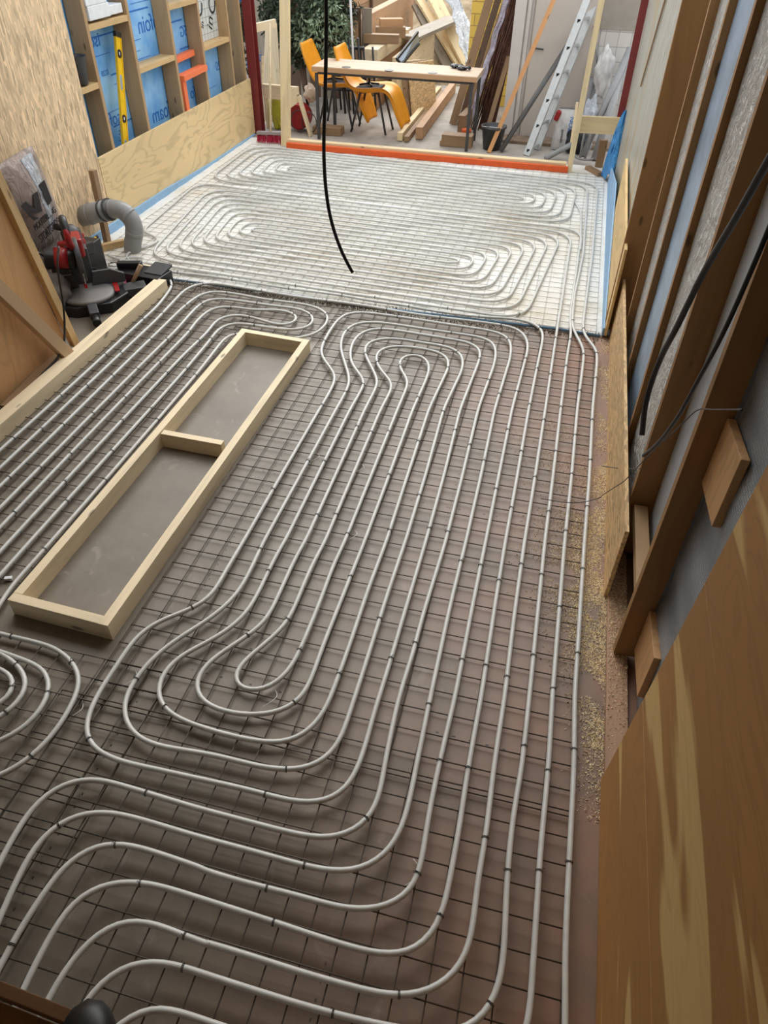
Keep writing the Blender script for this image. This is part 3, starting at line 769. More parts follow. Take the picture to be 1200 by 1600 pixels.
L5 = lane(5) + U((430, 355), (480, 308), (515, 283), (570, 270), (650, 276), (750, 291), (850, 288), (925, 296), (970, 315), (983, 335), (955, 362), (900, 373), (850, 365), (780, 342), (700, 320), (640, 315), (580, 325), (535, 352), (490, 412)) + lane(6, 1.6, 3.9)[::-1]
pipe([L1], 'white heating pipe running tight beside the left timber edge board', .5)
pipe([L3], 'white heating pipe turning hard round the far end of the timber box', .5)
pipe([L8], 'white heating pipe running tight along the left side of the timber box', .5)
pipe([L4], 'white heating pipe in the left lanes with the larger of two nested hairpins', .5)
pipe([L5], 'white heating pipe in the left lanes with the innermost narrow hairpin', .5)
C1 = [(-60, 975), (0, 990), (40, 1000), (80, 1009), (105, 1025), (122, 1046), (127, 1070), (110, 1105), (90, 1140), (58, 1176), (30, 1198), (0, 1213), (-60, 1232)]
C2 = [(-60, 1005), (0, 1017), (30, 1030), (63, 1039), (76, 1053), (80, 1077), (68, 1106), (48, 1130), (28, 1147), (0, 1158), (-60, 1180)]
C3 = [(-50, 1000), (0, 1020), (22, 1033), (40, 1053), (45, 1072), (38, 1090), (20, 1108), (0, 1122), (-60, 1150)]
C4 = [(-70, 1030), (-20, 1040), (0, 1043), (18, 1050), (27, 1065), (24, 1080), (12, 1095), (0, 1103), (-50, 1120)]
for C_, lab in ((C1, 'outermost'), (C2, 'second largest'), (C3, 'second smallest'), (C4, 'innermost')):
    pipe([C_], 'white heating pipe, %s bend of the coil at the left picture edge' % lab, .35)

# ================================================================== NEAR OBJECTS
bx = thing('timber_box_frame', 'long narrow pale timber box frame with a cross bar on the floor', 'timber frame', (-1.85, 3.0, 0))
hb = .098
BL, BR_, BN, BF = fp(12, 938, hb), fp(168, 978, hb), 0, 0
c00, c10, c11, c01 = fp(11, 937, hb), fp(168, 978, hb), fp(484, 531, hb), fp(378, 513, hb)
def lerp(a, b, t): return a+(b-a)*t
def inset(a, b, d, side):
    n = (b-a).normalized(); n = V((-n.y, n.x, 0))*side; return a+n*d, b+n*d
tw = .045
def plank_between(a, b, side, nm='side_board', h0=.0):
    # a..b outer top edge; board inside of it
    n = (b-a).normalized(); n = V((-n.y, n.x, 0))*side
    ca, cb = a+n*tw/2, b+n*tw/2
    ca.z = cb.z = (hb+h0)/2
    return beam(nm, ca, cb, tw, hb-h0, PINE, bx)
f_ = tw/(c01-c00).length
plank_between(lerp(c00, c01, f_), lerp(c00, c01, 1-f_*.9), -1)
plank_between(c10, c11, 1)
plank_between(c00, c10+(c00-c10).normalized()*tw, 1, 'end_board')
plank_between(c11+(c01-c11).normalized()*tw, c01, 1, 'end_board')
ma, mb_ = fp(256, 671, hb), fp(350, 688, hb)
d_ = (mb_-ma).normalized(); n_ = V((-d_.y, d_.x, 0))
ca, cb = ma-n_*.02, mb_-n_*.02; ca.z = cb.z = hb/2
beam('cross_bar', ca, cb, .042, hb-.004, PINE, bx)
beam('timber_edge_board', (-3.01, 2.2, .05), (-3.01, 4.88, .05), .098, .095, PINE, label='long pale timber board along the left edge of the pipe field', cat='timber board')
beam('timber_offcut', (-3.09, 3.0, .05), (-3.16, 3.72, .05), .06, .05, BRNW, label='brown timber offcut lying beside the left edge board', cat='timber board')
# plywood door panel leaning at left with its brace
XP = -3.16
dp = thing('plywood_door_panel', 'large brown plywood panel framed with timber standing at left', 'panel', (XP, 3.3, 0))
a_, b_, c_, d2 = wx(0, 290, XP), wx(100, 525, XP), wx(96, 548, XP), wx(8, 630, XP)
MB().prism([(XP, a_.y-.1, a_.z+.35), (XP, b_.y, b_.z), (XP, c_.y, c_.z), (XP, d2.y, d2.z), (XP, 2.55, .02), (XP, 2.55, 1.6)], (-.02, 0, 0)).build('sheet', PLYB, dp, bevel=.001)
e0, e1 = wx(117, 538, XP+.02), wx(-12, 262, XP+.02)
beam('edge_timber', e0, e1, .04, .06, STUDE, dp, ref=(0, 1, 0))
g0, g1 = fp(104, 562, .03), wx(-30, 420, XP+.07)
beam('brace', V((XP+.1, g0.y, .05)), V((XP+.05, g1.y, g1.z)), .06, .08, wood('tan brace timber', srgb(196, 166, 130)), dp, ref=(0, 0, 1))
beam('brace_block', (-3.12, 3.62, .03), (-3.05, 3.95, .03), .05, .05, STUDE, dp)
cable([wx(92, 385, -3.12), wx(90, 420, -3.1), wx(98, 470, -3.1), wx(101, 510, -3.08), wx(96, 550, -3.06), fp(60, 590, .06), fp(20, 625, .05), fp(-20, 655, .05)], .007, 'power_cable', 'dark power cable trailing past the brown plywood panel')
# cement bag
def bagpt(u, v, X=-3.93):
    top = (lerp(V((-8, 262)), V((48, 228)), u)); bot = lerp(V((52, 395)), V((98, 362)), u)
    p = lerp(bot, top, v); q = wx(p.x, p.y, X)
    q.x += .09*max(0, math.sin(math.pi*u))**.6*max(0, math.sin(math.pi*max(0, min(1, v))))**.5 + .012*noise.noise(V((u*6, v*9, 2)))
    return q
cb_ = thing('cement_bag', 'tall grey plastic rubble sack with black print leaning on OSB', 'sack', (-3.93, 5.0, 0))
def bagfull(u, v):
    q = bagpt(u, v); return q
MB().grid(lambda u, v: bagpt(u, 1-v*1.25), 20, 34, .015).build('body', BAGP, cb_)
MB().grid(lambda u, v: bagpt(.62+(.34-.22*v)*(u-.35)-.12*v, .97-v*.85, -3.93)+V((.014, 0, 0)), 10, 30, .004).build('clear_wrap_sheen', BAGC, cb_)  # whitish strip of wrap; the plastic's shiny streak is put in as colour
bx_, by_ = (wx(98, 362, -3.9)-wx(52, 395, -3.9)).normalized(), (wx(48, 228, -3.9)-wx(98, 362, -3.9)).normalized()
def onbag(px, py): return wx(px, py, -3.80)
def bagtext(s_, pa, pb, ph, nm='bag_print'):
    """condensed print filling the span pa..pb of the sack face, ph a point above pa at cap height"""
    a = wx(*pa, -3.828); b = wx(*pb, -3.828); h = wx(*ph, -3.828)
    o = text(s_, nm, BINK, (0, 0, 0), (1, 0, 0), (0, 1, 0), 1, None, .002)
    xs = [v.co.x for v in o.data.vertices]; ys = [v.co.y for v in o.data.vertices]
    W, H = max(xs)-min(xs), max(ys)-min(ys); ux, uy = (b-a)/W, (h-a)/H; n = ux.cross(uy).normalized()
    for v in o.data.vertices: v.co = a+ux*(v.co.x-min(xs))+uy*(v.co.y-min(ys))+n*v.co.z
    adopt(o, cb_); return o
bagtext('MOUTERDING', (56, 361), (88, 331), (52, 352)); bagtext('STORTGROS', (65, 380), (94, 350), (60, 369))
a = [wx(px, py, -3.822) for px, py in ((32, 322), (40, 315), (58, 330), (50, 305), (58, 299), (66, 322), (60, 289), (68, 281), (82, 314), (72, 322), (56, 333), (50, 337), (62, 341), (54, 345))]
MB().prism([wx(px, py, -3.824) for px, py in ((32, 322), (40, 315), (54, 326), (51, 304), (58, 299), (66, 330), (54, 334), (44, 327), (50, 338), (61, 340), (53, 345))], (.003, 0, 0)).build('bag_logo', BINK, cb_)
MB().prism([wx(px, py, -3.824) for px, py in ((60, 289), (69, 281), (81, 313), (75, 321))], (.003, 0, 0)).build('bag_logo', BINK, cb_)
# grey duct
dk = thing('grey_duct', 'fat grey plastic drain pipe bending over to the left out of the floor', 'drain pipe', (-3.6, 5.52, 0))
YD = 5.52
dpts = [V((-3.63, YD, -.02))]+[wy(px, py, YD) for px, py in ((207, 380), (211, 362), (207, 345), (196, 331), (182, 326), (170, 327))]
dpp = smooth_path(dpts, .03)
MB().tube(dpp, .074, 24).build('bend', GPIPE, dk)
e_ = wy(125, 338, YD); s_ = wy(172, 327, YD)
MB().tube([s_, e_], .084, 24).build('straight_pipe', GPIPE, dk)
ax = (e_-s_).normalized()
for t, r_ in ((0, .092), (.06, .09), (.2, .088)):
    MB().tube([s_+ax*t, s_+ax*(t+.018)], r_, 24).build('collar', DGREY if t < .1 else GPIPE, dk)
MB().tube([e_+ax*.0, e_+ax*.06], [.084, .074], 24).build('open_end', BLACK, dk)
for i in (6, 11, 16):
    if i+1 < len(dpp): MB().tube([dpp[i], dpp[i+1]], .0765, 24).build('joint_ring', GPIPE, dk)
ps = thing('timber_stake', 'short timber stake on a timber foot behind the grey duct', 'stake', (-3.9, 5.6, 0))
beam('upright', (-3.93, 5.62, .0), (-3.93, 5.66, .62), .045, .06, BRNW, ps, ref=(0, 1, 0))
beam('foot', (-3.98, 5.32, .035), (-3.74, 5.62, .035), .05, .07, STUDE, ps)
# ---- mitre saw
def saw():
    base = fp(168, 478)
    base = V((-3.44, 4.52, 0))
    t = thing('mitre_saw', 'red and black sliding mitre saw on the floor by the grey duct', 'mitre saw', base)
    ang = math.radians(38)
    M = Matrix.Translation(base) @ Matrix.Rotation(ang, 4, 'Z') @ Matrix.Scale(1.15, 4)
    def P(mb, nm, mat, par=t, bev=0): return mb.build(nm, mat, par, M, bev)
    b = MB().prism([(-.24, -.1, .0), (-.1, -.2, .0), (.12, -.2, 0), (.25, -.08, 0), (.25, .14, 0), (-.24, .14, 0)], (0, 0, .07))
    P(b, 'base', BLACK, bev=.008)
    P(MB().lathe((0, -.03, .07), [(.17, 0), (.172, .02), (.15, .028)], 36), 'turntable', plain('dusty cast table', srgb(120, 116, 112), .6, .2))
    P(MB().box((-.03, -.34, .04), (.03, -.12, .085)), 'table_arm', DGREY, bev=.006)
    P(MB().cyl((0, -.34, .05), (0, -.43, .05), .026), 'lock_knob', BLACK)
    for s in (-1, 1):
        P(MB().prism([(s*.04, .05, .09), (s*.26, .05, .09), (s*.26, .05, .15), (s*.18, .05, .19), (s*.06, .05, .19)], (0, .025, 0)), 'fence', DGREY, bev=.003)
        P(MB().box((s*.26-.03, -.05, .02), (s*.26+.12, .07, .075)), 'side_extension', DGREY, bev=.006)
    P(MB().box((-.01, .02, .095), (.01, .3, .1)).box((.17, -.1, .093), (.2, .04, .1)), 'scale_plate', RED)
    for dx in (-.035, .035):
        P(MB().cyl((dx, .12, .27), (dx+.02, .46, .3), .014, 14), 'slide_tube', CHROME)
    P(MB().box((-.07, .1, .08), (.07, .2, .33)), 'pivot_post', DGREY, bev=.01)
    Bc = V((0, -.02, .31))
    P(MB().cyl(Bc+V((-.018, 0, 0)), Bc+V((.018, 0, 0)), .135, 36), 'blade_guard', DGREY, bev=.005)
    P(MB().cyl(Bc+V((-.004, 0, -.03)), Bc+V((.004, 0, -.03)), .128, 40), 'blade', CHROME)
    P(MB().cyl(Bc+V((-.02, 0, 0)), Bc+V((-.2, .02, .03)), .062, 24), 'motor', BLACK, bev=.006)
    P(MB().cyl(Bc+V((-.06, .005, .012)), Bc+V((-.14, .015, .024)), .066, 24), 'motor_band', RED)
    hp = smooth_path([Bc+V((-.02, -.05, .1)), Bc+V((-.03, -.12, .17)), Bc+V((-.03, -.06, .25)), Bc+V((-.03, .04, .23)), Bc+V((-.03, .07, .13))], .015)
    P(MB().tube(hp, .021, 12), 'handle', RED)
    P(MB().tube(smooth_path([Bc+V((-.03, -.1, .2)), Bc+V((-.03, -.05, .272)), Bc+V((-.03, .03, .252))], .015), .024, 12), 'grip', BLACK)
    P(MB().box((-.05, .02, .3), (.05, .2, .42)), 'gear_housing', RED, bev=.015)
    P(MB().lathe(V((.0, .3, .33)), [(.02, -.1), (.06, -.07), (.065, .05), (.03, .09)], 16), 'dust_bag', DGREY)
    P(MB().tube(smooth_path([Bc+V((-.2, .03, .04)), Bc+V((-.3, .1, .1)), Bc+V((-.38, .2, -.1)), Bc+V((-.4, .3, -.29))], .03), .006, 8), 'cord', BLACK)
saw()
# red tool above: reciprocating tool on the sack, drill body
rt = thing('red_power_tool', 'red and black cordless power tool lying behind the mitre saw', 'power tool', (-3.75, 4.95, .3))
q0, q1, q2 = wx(95, 356, -3.72), wx(128, 372, -3.72), wx(112, 398, -3.72)
beam('handle', wx(88, 354, -3.72), wx(120, 360, -3.72), .06, .05, BLACK, rt, bevel=.015)
beam('body', wx(102, 364, -3.7), wx(126, 374, -3.7), .08, .1, RED, rt, bevel=.02)
beam('motor_housing', wx(98, 392, -3.66), wx(128, 384, -3.66), .1, .13, RED, rt, bevel=.02)
beam('battery', wx(126, 390, -3.66), wx(140, 386, -3.66), .1, .1, BLACK, rt, bevel=.015)
MB().box((-3.86, 4.7, 0), (-3.62, 5.1, .28)).build('tool_crate', BLACK, bevel=.01, label='black tool crate carrying the red power tool', cat='crate')
ch = thing('yellow_chisel', 'yellow handled chisel lying by the red power tool', 'chisel', (-3.8, 5.2, .1))
p_, r_ = wy(137, 384, 5.15), wy(150, 372, 5.25)
MB().cyl(p_, r_, .014, 12).build('handle', YELLOW, ch); MB().cyl(r_, r_+(r_-p_)*.2, .012, 12).build('tip', BLACK, ch)
gb = thing('grey_rag_bundle', 'crumpled grey dusty cloth bundle in front of the mitre saw', 'cloth', (-3.55, 4.3, 0))
def blob(c, r, seed, amp=.25):
    c = V(c)
    def f(u, v):
        th = u*2*math.pi; ph = v*math.pi
        d = V((math.cos(th)*math.sin(ph), math.sin(th)*math.sin(ph), math.cos(ph)))
        k = 1+amp*noise.noise(d*2.2+V((seed, 0, 0)))
        return (c.x+d.x*r[0]*k, c.y+d.y*r[1]*k, max(.002, c.z+d.z*r[2]*k))
    return MB().grid(f, 28, 18)
blob((-3.62, 4.32, .14), (.13, .16, .15), 3, .5).build('cloth', plain('grey dusty cloth', srgb(110, 102, 98), .9), gb)
kc = thing('tool_case', 'open black plastic tool case near the end of the left edge board', 'tool case', (-3.25, 5.0, 0))
cbx = MB().cbox((-3.22, 4.98, .05), (.42, .2, .1), (0, 0, -.12)); cbx.build('tray', BLACK, kc, bevel=.006)
MB().cbox((-3.1, 5.02, .11), (.16, .17, .02), (.15, 0, -.12)).build('insert', DGREY, kc, bevel=.003)
MB().cbox((-3.34, 5.0, .13), (.2, .06, .05), (0, 0, .3)).build('tool', BLACK, kc, bevel=.01)
hm = thing('hammer', 'hammer with brown handle standing in the black tool case', 'hammer', (-3.3, 4.8, 0))
h0, h1 = wy(203, 450, 4.78), wy(220, 414, 4.85)
MB().cyl(h0, h1, .014, 12, .018).build('handle', BRNW, hm)
MB().cbox(h0, (.11, .03, .03), (0, .2, .4)).build('head', DGREY, hm, bevel=.004)
MB().box((-3.5, 5.06, 0), (-3.2, 5.1, .1)).build('timber_offcut', PINE, bevel=.002, label='pale timber offcut behind the black tool case', cat='timber board')
sr = MB()
for k in range(7):
    y0 = 5.02+random.uniform(-.1, .2); x0 = -3.6+random.uniform(-.1, .2)
    sr.tube(smooth_path([(x0, y0, .03), (x0+random.uniform(-.2, .25), y0-.15, .07+random.random()*.06), (x0+random.uniform(-.1, .35), y0-.35, .03)], .03), .003, 5)
sr.build('wire_offcuts', STEEL, label='loose steel wire offcuts tangled beside the mitre saw', cat='wire', kind='stuff')
pk = thing('pink_tape_roll', 'small pink tape roll beside the mitre saw', 'tape', (-3.35, 4.86, .1))
MB().lathe((-3.36, 4.86, .0), [(.04, 0), (.04, .05), (.025, .05), (.025, .0)], 20).build('roll', plain('pink tape', srgb(220, 96, 120), .5), pk)
# small debris
MB().cbox(fp(13, 904, .01), (.035, .02, .016), (0, 0, .4)).build('mortar_crumb', WHITEB, bevel=.003, label='small white crumb left of the timber box', cat='debris')
fi = 0
for (x, y, s1_) in ((200, 1065, 'near the lower left coil'), (420, 1095, 'under the innermost hook bend'), (640, 1370, 'between the wide lower bends'), (490, 718, 'beside the straight pipes near the timber box'), (560, 735, 'between straight pipes in mid floor'), (548, 840, 'between straight pipes below mid floor'), (115, 1115, 'by the outermost coil bend')):
    c = fp(x, y, .01)
    MB().tube(smooth_path([c+V((-.02, -.04, 0)), c+V((.02, -.01, .02)), c+V((.03, .03, .01)), c+V((.0, .06, 0))], .01), .0012, 5).build('plastic_shaving', WHITEB, label='thin pale curled shaving ' + s1_, cat='shaving')
# sawdust
sw = MB()
def chip(x, y, zz, s_):
    a = random.uniform(0, 6.28); dx, dy = math.cos(a)*s_, math.sin(a)*s_
    sw.add([(x-dx, y-dy, zz), (x+dx, y+dy, zz), (x-dy*.5, y+dx*.5, zz+.0005), (x, y, zz+s_*random.uniform(.3, .8))], [(0, 2, 1), (0, 1, 3), (1, 2, 3), (2, 0, 3)])
for k in range(22000):
    y = random.gauss(2.55, .55) if k % 3 else random.uniform(1.6, 5)
    if y < 1.3 or y > 5: continue
    x = .515-abs(random.gauss(0, .05 + .12*max(0, 1-abs(y-2.6)/.9)))
    if noise.noise(V((x*9, y*5, 0)))+.35*random.random() < -.12+.25*(y > 3.4): continue
    chip(x, y, .001, random.uniform(.0025, .0065))
for k in range(3500):
    x = random.gauss(.22, .12); y = random.gauss(3.45, .28)
    if noise.noise(V((x*14, y*6, 5))) < 0.02: continue
    chip(min(.5, x), y, .001, random.uniform(.002, .005))
for k in range(2500):
    chip(random.uniform(.52, .6), random.gauss(2.35, .3), .023, random.uniform(.002, .006))
sw.build('sawdust', SAWD, label='pale sawdust scattered along the right wall and between pipes', cat='sawdust', kind='stuff')
# rubble line along the screed edge
rb = MB()
for k in range(5200):
    x = random.uniform(-3.9, .45); y = 5.03-.045*(x+1.5)*0+random.gauss(0, .035)
    s_ = random.uniform(.003, .011); zz = .0
    v_ = [(x+random.uniform(-s_, s_), y+random.uniform(-s_, s_), zz) for _ in range(3)]+[(x, y, zz+s_*1.2)]
    rb.add(v_, [(0, 2, 1), (0, 1, 3), (1, 2, 3), (2, 0, 3)])
rb.build('concrete_crumbs', mottled('broken concrete', srgb(150, 140, 124), .5, 20, .9), label='broken concrete crumbs along the joint between the two floors', cat='rubble', kind='stuff')
MB().tube([(-3.7, 5.09, .006), (-2.5, 5.075, .006), (-1.2, 5.03, .006), (.1, 5.06, .006), (.43, 5.03, .006)], .012, 6).build('foam_joint_strip', plain('dusty dark blue foam', srgb(84, 116, 140), .7), label='dusty blue foam joint strip between the near floor and pale screed', cat='insulation')
# stair platform and shoe at the very bottom left
pl = thing('wooden_landing', 'brown wooden landing board with raised edge at the bottom left corner', 'landing', (-.75, .2, 1.2))
ZL = 1.25
a, b, c = fp(-30, 1535, ZL), fp(112, 1592, ZL), fp(160, 1640, ZL)
dirv = (b-a).normalized(); nv = V((dirv.y, -dirv.x, 0))
LM = wood('dark landing timber', srgb(120, 84, 48))
beam('raised_edge', a-dirv*.3+V((0, 0, 0)), a+dirv*.62, .018, .03, LM, pl)
aa = a+nv*.16-V((0, 0, .03)); beam('tread', aa-dirv*.3, aa+dirv*.62, .3, .025, wood('landing tread', srgb(150, 108, 64)), pl)
sh = thing('black_shoe', 'rounded black shoe toe at the bottom left picture edge', 'shoe', fp(135, 1600, 1.3))
sc_ = fp(136, 1603, 1.27)
dsh = (fp(137, 1560, 1.27)-sc_).normalized(); lsh = V((dsh.y, -dsh.x, 0))
def shoe(u, v):
    th = u*2*math.pi; t = v
    wdt = .052*(1-.25*t)*(1 if t < .75 else math.sqrt(max(0, 1-((t-.75)/.25)**2))*1.0)
    hgt = .042*(1-.3*t)*(1 if t < .7 else math.sqrt(max(0, 1-((t-.7)/.3)**2)))
    return sc_ + dsh*(-.2+.235*t) + lsh*(wdt*math.cos(th)) + V((0, 0, max(-.02, hgt*math.sin(th))))
MB().grid(shoe, 24, 24).build('upper', BLACK, sh)
MB().tube([sc_+dsh*(-.2)+V((0, 0, -.026)), sc_+dsh*.0+V((0, 0, -.026))], .02, 10).build('sole', DGREY, sh)

# ================================================================== FAR END OF THE EXTENSION
MB().box((-3.42, 8.94, .014), (-.015, 8.985, .075)).build('orange_board', ORANGE, bevel=.002, label='long orange painted board at the far edge of the screed', cat='timber board')
MB().box((-3.42, 8.99, .012), (-.04, 9.08, .10)).build('timber_sill', PINEW, bevel=.002, label='long pale timber sill behind the orange board', cat='timber board')
beam('timber_post', V((-3.47, 9.06, .01)), wy(444, -110, 9.3), .11, .06, PINEW, ref=(0, 1, 0), label='tall pale timber post at the left end of the sill', cat='timber post')
beam('timber_post', V((-.0, 9.0, .01)), wy(948, -40, 9.1), .06, .07, PINEW, ref=(0, 1, 0), label='leaning pale timber post at the right end of the sill', cat='timber post')
a = wy(905, 194, 9.2); b = wy(967, 197, 9.2)
beam('timber_rail', a, b, .04, .17, PINEW, label='short pale board bridging the right post and red column', cat='timber board')
beam('timber_offcut', wy(902, 160, 9.1), wy(893, 222, 9.05), .03, .06, PINE, ref=(0, 1, 0), label='short upright offcut fixed to the leaning right post', cat='timber board')
beam('timber_offcut', fp(918, 262, .03), fp(938, 273, .03), .07, .045, BRNW, label='small loose timber offcut on the screed by the blue tarp', cat='timber board')
beam('timber_offcut', V((.33, 9.3, .0)), V((.33, 9.3, .3)), .09, .05, BRNW, ref=(0, 1, 0), label='short brown timber post under the bridging board', cat='timber post')
def tarp(u, v):
    xl = 984-39*(1-v)**.75; xr_ = 986-12*(1-v)**2-6*(1-v); py = 172+103*(1-v)+7*math.sin(u*9)*(1-v)
    p = wy(xl+(xr_-xl)*u, py, 8.92-.25*u*(1-v))
    p += V((-.045, -.10*math.sin(math.pi*u)*(1-v*.6), 0)) + V((0, .06*noise.noise(V((u*5, v*7, 3))), 0)); p.z = max(p.z, .03); return p
MB().grid(tarp, 20, 24, .004).build('blue_tarp', TARP, label='crumpled blue tarpaulin hanging at the far right corner', cat='tarpaulin')
# brush
br = thing('broom', 'broom with pale handle and crimson bristles standing at the far left corner', 'broom', (-3.72, 9.15, 0))
b0 = fp(423, 216, .12); 
beam('head', wy(402, 207, 9.1), wy(443, 208, 9.1), .06, .03, plain('grey broom head', srgb(150, 140, 140), .6), br)
bm = MB(); h0, h1 = wy(402, 211, 9.1), wy(443, 212, 9.1)
for k in range(240):
    p = lerp(h0, h1, random.random()); bm.tube([p+V((0, random.uniform(-.028, .028), 0)), (p.x+random.uniform(-.015, .015), p.y+random.uniform(-.05, .05), .025)], .003, 4)
bm.build('bristles', BRIS, br)
MB().cyl(wy(423, 207, 9.1), wy(421, 36, 9.3), .013, 12).build('handle', PINE, br)
# workbench
wbn = thing('workbench', 'long trestle workbench with pale plank top and dark steel legs', 'table', (-2.2, 9.75, 0))
def slab(name, x0, x1, y0, y1, z0, z1, mat, par, yaw=0, bevel=.003):
    return MB().box((x0, y0, z0), (x1, y1, z1)).build(name, mat, par, bevel=bevel)
T_ = wood('dusty bench plank', srgb(196, 172, 146))
beam('table_top', (-3.24, 9.79, .775), (-1.22, 9.79, .775), .56, .055, T_, wbn, bevel=.004)
beam('front_edge', (-3.24, 9.505, .772), (-1.22, 9.505, .772), .012, .05, REDW, wbn)
for y in (9.56, 10.02): beam('rail', (-3.18, y, .73), (-1.27, y, .73), .03, .03, DGREY, wbn)
for (x, y) in ((-3.19, 9.53), (-3.13, 10.04), (-1.28, 9.53), (-1.26, 10.04)):
    beam('leg', (x, y, .0), (x, y, .73), .035, .035, DGREY, wbn, ref=(0, 1, 0))
for px, py in ((541, 105), (608, 110), (676, 114)):
    p = fp(px, py, .803); MB().lathe(p, [(.055, 0), (.055, .003), (.05, .003)], 24).build('cable_hole', BLACK, wbn)
for i, (px, py) in enumerate(((711, 103), (722, 106))):
    c = fp(px, py, .825)
    g = thing('work_glove', ['dark work glove lying left on the workbench', 'dark work glove lying right on the workbench'][i], 'glove', c, 'work gloves on the bench')
    blob(c, (.06, .045, .022), i+5, .3).build('palm', DGREY, g)
    for k in range(4):
        a0 = c+V((.03, -.03+.02*k, 0)); MB().tube([a0, a0+V((.045, -.01+.01*k, .01)), a0+V((.075, -.02+.012*k, -.008))], [.011, .01, .007], 8).build('finger', BLACK, g)
    MB().tube([c+V((-.01, -.04, 0)), c+V((.02, -.075, .0))], [.012, .009], 8).build('thumb', BLACK, g)
for lab, x0, x1, y0, y1, z0, z1 in (('thick timber block under the left bench legs', -3.34, -2.96, 9.72, 9.9, 0, .085),
        ('lower timber block under the right end of the workbench', -1.64, -1.24, 9.66, 9.84, 0, .06), ('upper timber block under the right end of the workbench', -1.62, -1.24, 9.66, 9.84, .06, .13)):
    beam('timber_block', (x0, (y0+y1)/2, (z0+z1)/2), (x1, (y0+y1)/2, (z0+z1)/2), y1-y0, z1-z0, BRNW, label=lab, cat='timber block', group='timber blocks under the bench')
# yellow chairs
def ychair(base, ang, label, over=False):
    t = thing('yellow_lounge_chair', label, 'chair', base)
    M = Matrix.Translation(base) @ Matrix.Rotation(ang, 4, 'Z')
    prof = [(-.46, .93), (-.43, .84), (-.37, .70), (-.31, .58), (-.25, .51), (-.16, .48), (0, .485), (.12, .50), (.2, .505), (.27, .47), (.32, .38), (.37, .26), (.42, .15), (.44, .10)]
    pr = smooth_path([V((x, 0, zz)) for x, zz in prof], .03)
    W_ = .21
    def sh_(u, v):
        i = u*(len(pr)-1); a = int(min(i, len(pr)-2)); p = pr[a].lerp(pr[a+1], i-a)
        t_ = (pr[a+1]-pr[a]).normalized(); nrm = V((-t_.z, 0, t_.x))
        e = abs(2*v-1); w = W_*(1-.25*max(0, 1-u*6)**2-.25*max(0, (u-.86)*7)**2)
        return p + V((0, (2*v-1)*w, 0)) + nrm*(.045*e**4)
    MB().grid(sh_, 46, 14, .028).build('shell', MUSTARD, t, M)
    MB().cbox((-.03, 0, .505), (.32, .3, .025), (0, -.03, 0)).build('seat_pad', CLOTH, t, M, .01)
    for sx, sy in ((-.2, -.16), (-.2, .16), (.2, -.16), (.2, .16)):
        MB().cyl((sx*.6, sy*.7, .47), (sx*1.2, sy, 0), .014, 10).build('leg', DGREY, t, M)
    MB().cyl((-.12, -.12, .455), (.13, .12, .455), .012, 8).cyl((-.12, .12, .455), (.13, -.12, .455), .012, 8).build('under_frame', DGREY, t, M)
    return t
ychair(V((-2.64, 10.12, 0)), math.radians(-4), 'mustard yellow shell chair under the middle of the workbench')
ychair(V((-3.13, 10.26, 0)), math.radians(-4), 'mustard yellow shell chair at the left end of the workbench')
for i, (x, y) in enumerate(((-2.68, 10.12), (-3.2, 10.26))):
    sb = thing('star_base', ['black four arm chair base lying on the middle yellow chair', 'black four arm chair base lying on the left yellow chair'][i], 'chair base', (x, y, .53), 'loose chair bases')
    for k in range(4):
        a_ = k*math.pi/2+.5; MB().cyl((x, y, .55), (x+.13*math.cos(a_), y+.13*math.sin(a_), .535), .012, 8).build('arm', BLACK, sb)
    MB().cyl((x, y, .53), (x, y, .62), .016, 10).build('column', BLACK, sb)
# beams on the ground, ladder, props
def B(name, p0, p1, w_, h_, mat, label, cat='timber board', ref=(0, 0, 1), group=None):
    return beam(name, p0, p1, w_, h_, mat, ref=ref, label=label, cat=cat, group=group)
B('timber_beam', V((-2.17, 9.72, .05)), V((-2.2, 12.6, .05)), .07, .09, PINEW, 'pale timber beam on the patio, left of three running away')
B('timber_beam', V((-2.08, 9.70, .035)), V((-2.12, 12.5, .035)), .06, .06, BRNW, 'thin brown beam on the patio, middle of three running away')
B('timber_beam', V((-1.95, 9.86, .075)), V((-2.0, 12.7, .075)), .09, .14, REDW, 'thick brown beam on the patio, right of three running away')
# ladder
ld = thing('ladder', 'aluminium ladder leaning at the far right seen from its side', 'ladder', (-.54, 9.56, 0))
l0, l1 = V((-.54, 9.56, 0)), wy(941, -60, 10.25)
off = V((.10, .30, 0))
for o_, nm in ((V((0, 0, 0)), 'side_rail'), (off, 'side_rail')):
    beam(nm, l0+o_, l1+o_, .028, .085, ALU, ld, ref=(1, -.1, .5), bevel=.003)
dl = (l1-l0)
dn = dl.normalized()
n = int(dl.length/.28)
for k in range(n):
    c = l0+dn*(.06+.28*k)
    beam('rung', c, c+off, .028, .028, ALU, ld)
    MB().cbox((0, 0, 0), (.034, .034, .034)).build('rung_end', BLACK, ld, Matrix.Translation(c-off.normalized()*.003), .002)
B('timber_prop', V((-1.0, 9.55, .0)), wy(882, -40, 10.1), .05, .035, wood('orange brown prop timber', srgb(206, 150, 98)), 'orange brown timber prop leaning in front of the grey door', 'timber prop', (0, 1, 0))
MB().cyl(V((-.86, 9.6, .02)), wy(897, 55, 10.3), .03, 14).build('metal_prop', plain('dark grey steel tube', srgb(100, 98, 96), .5, .4), label='dark grey metal tube leaning behind the ladder', cat='tube')
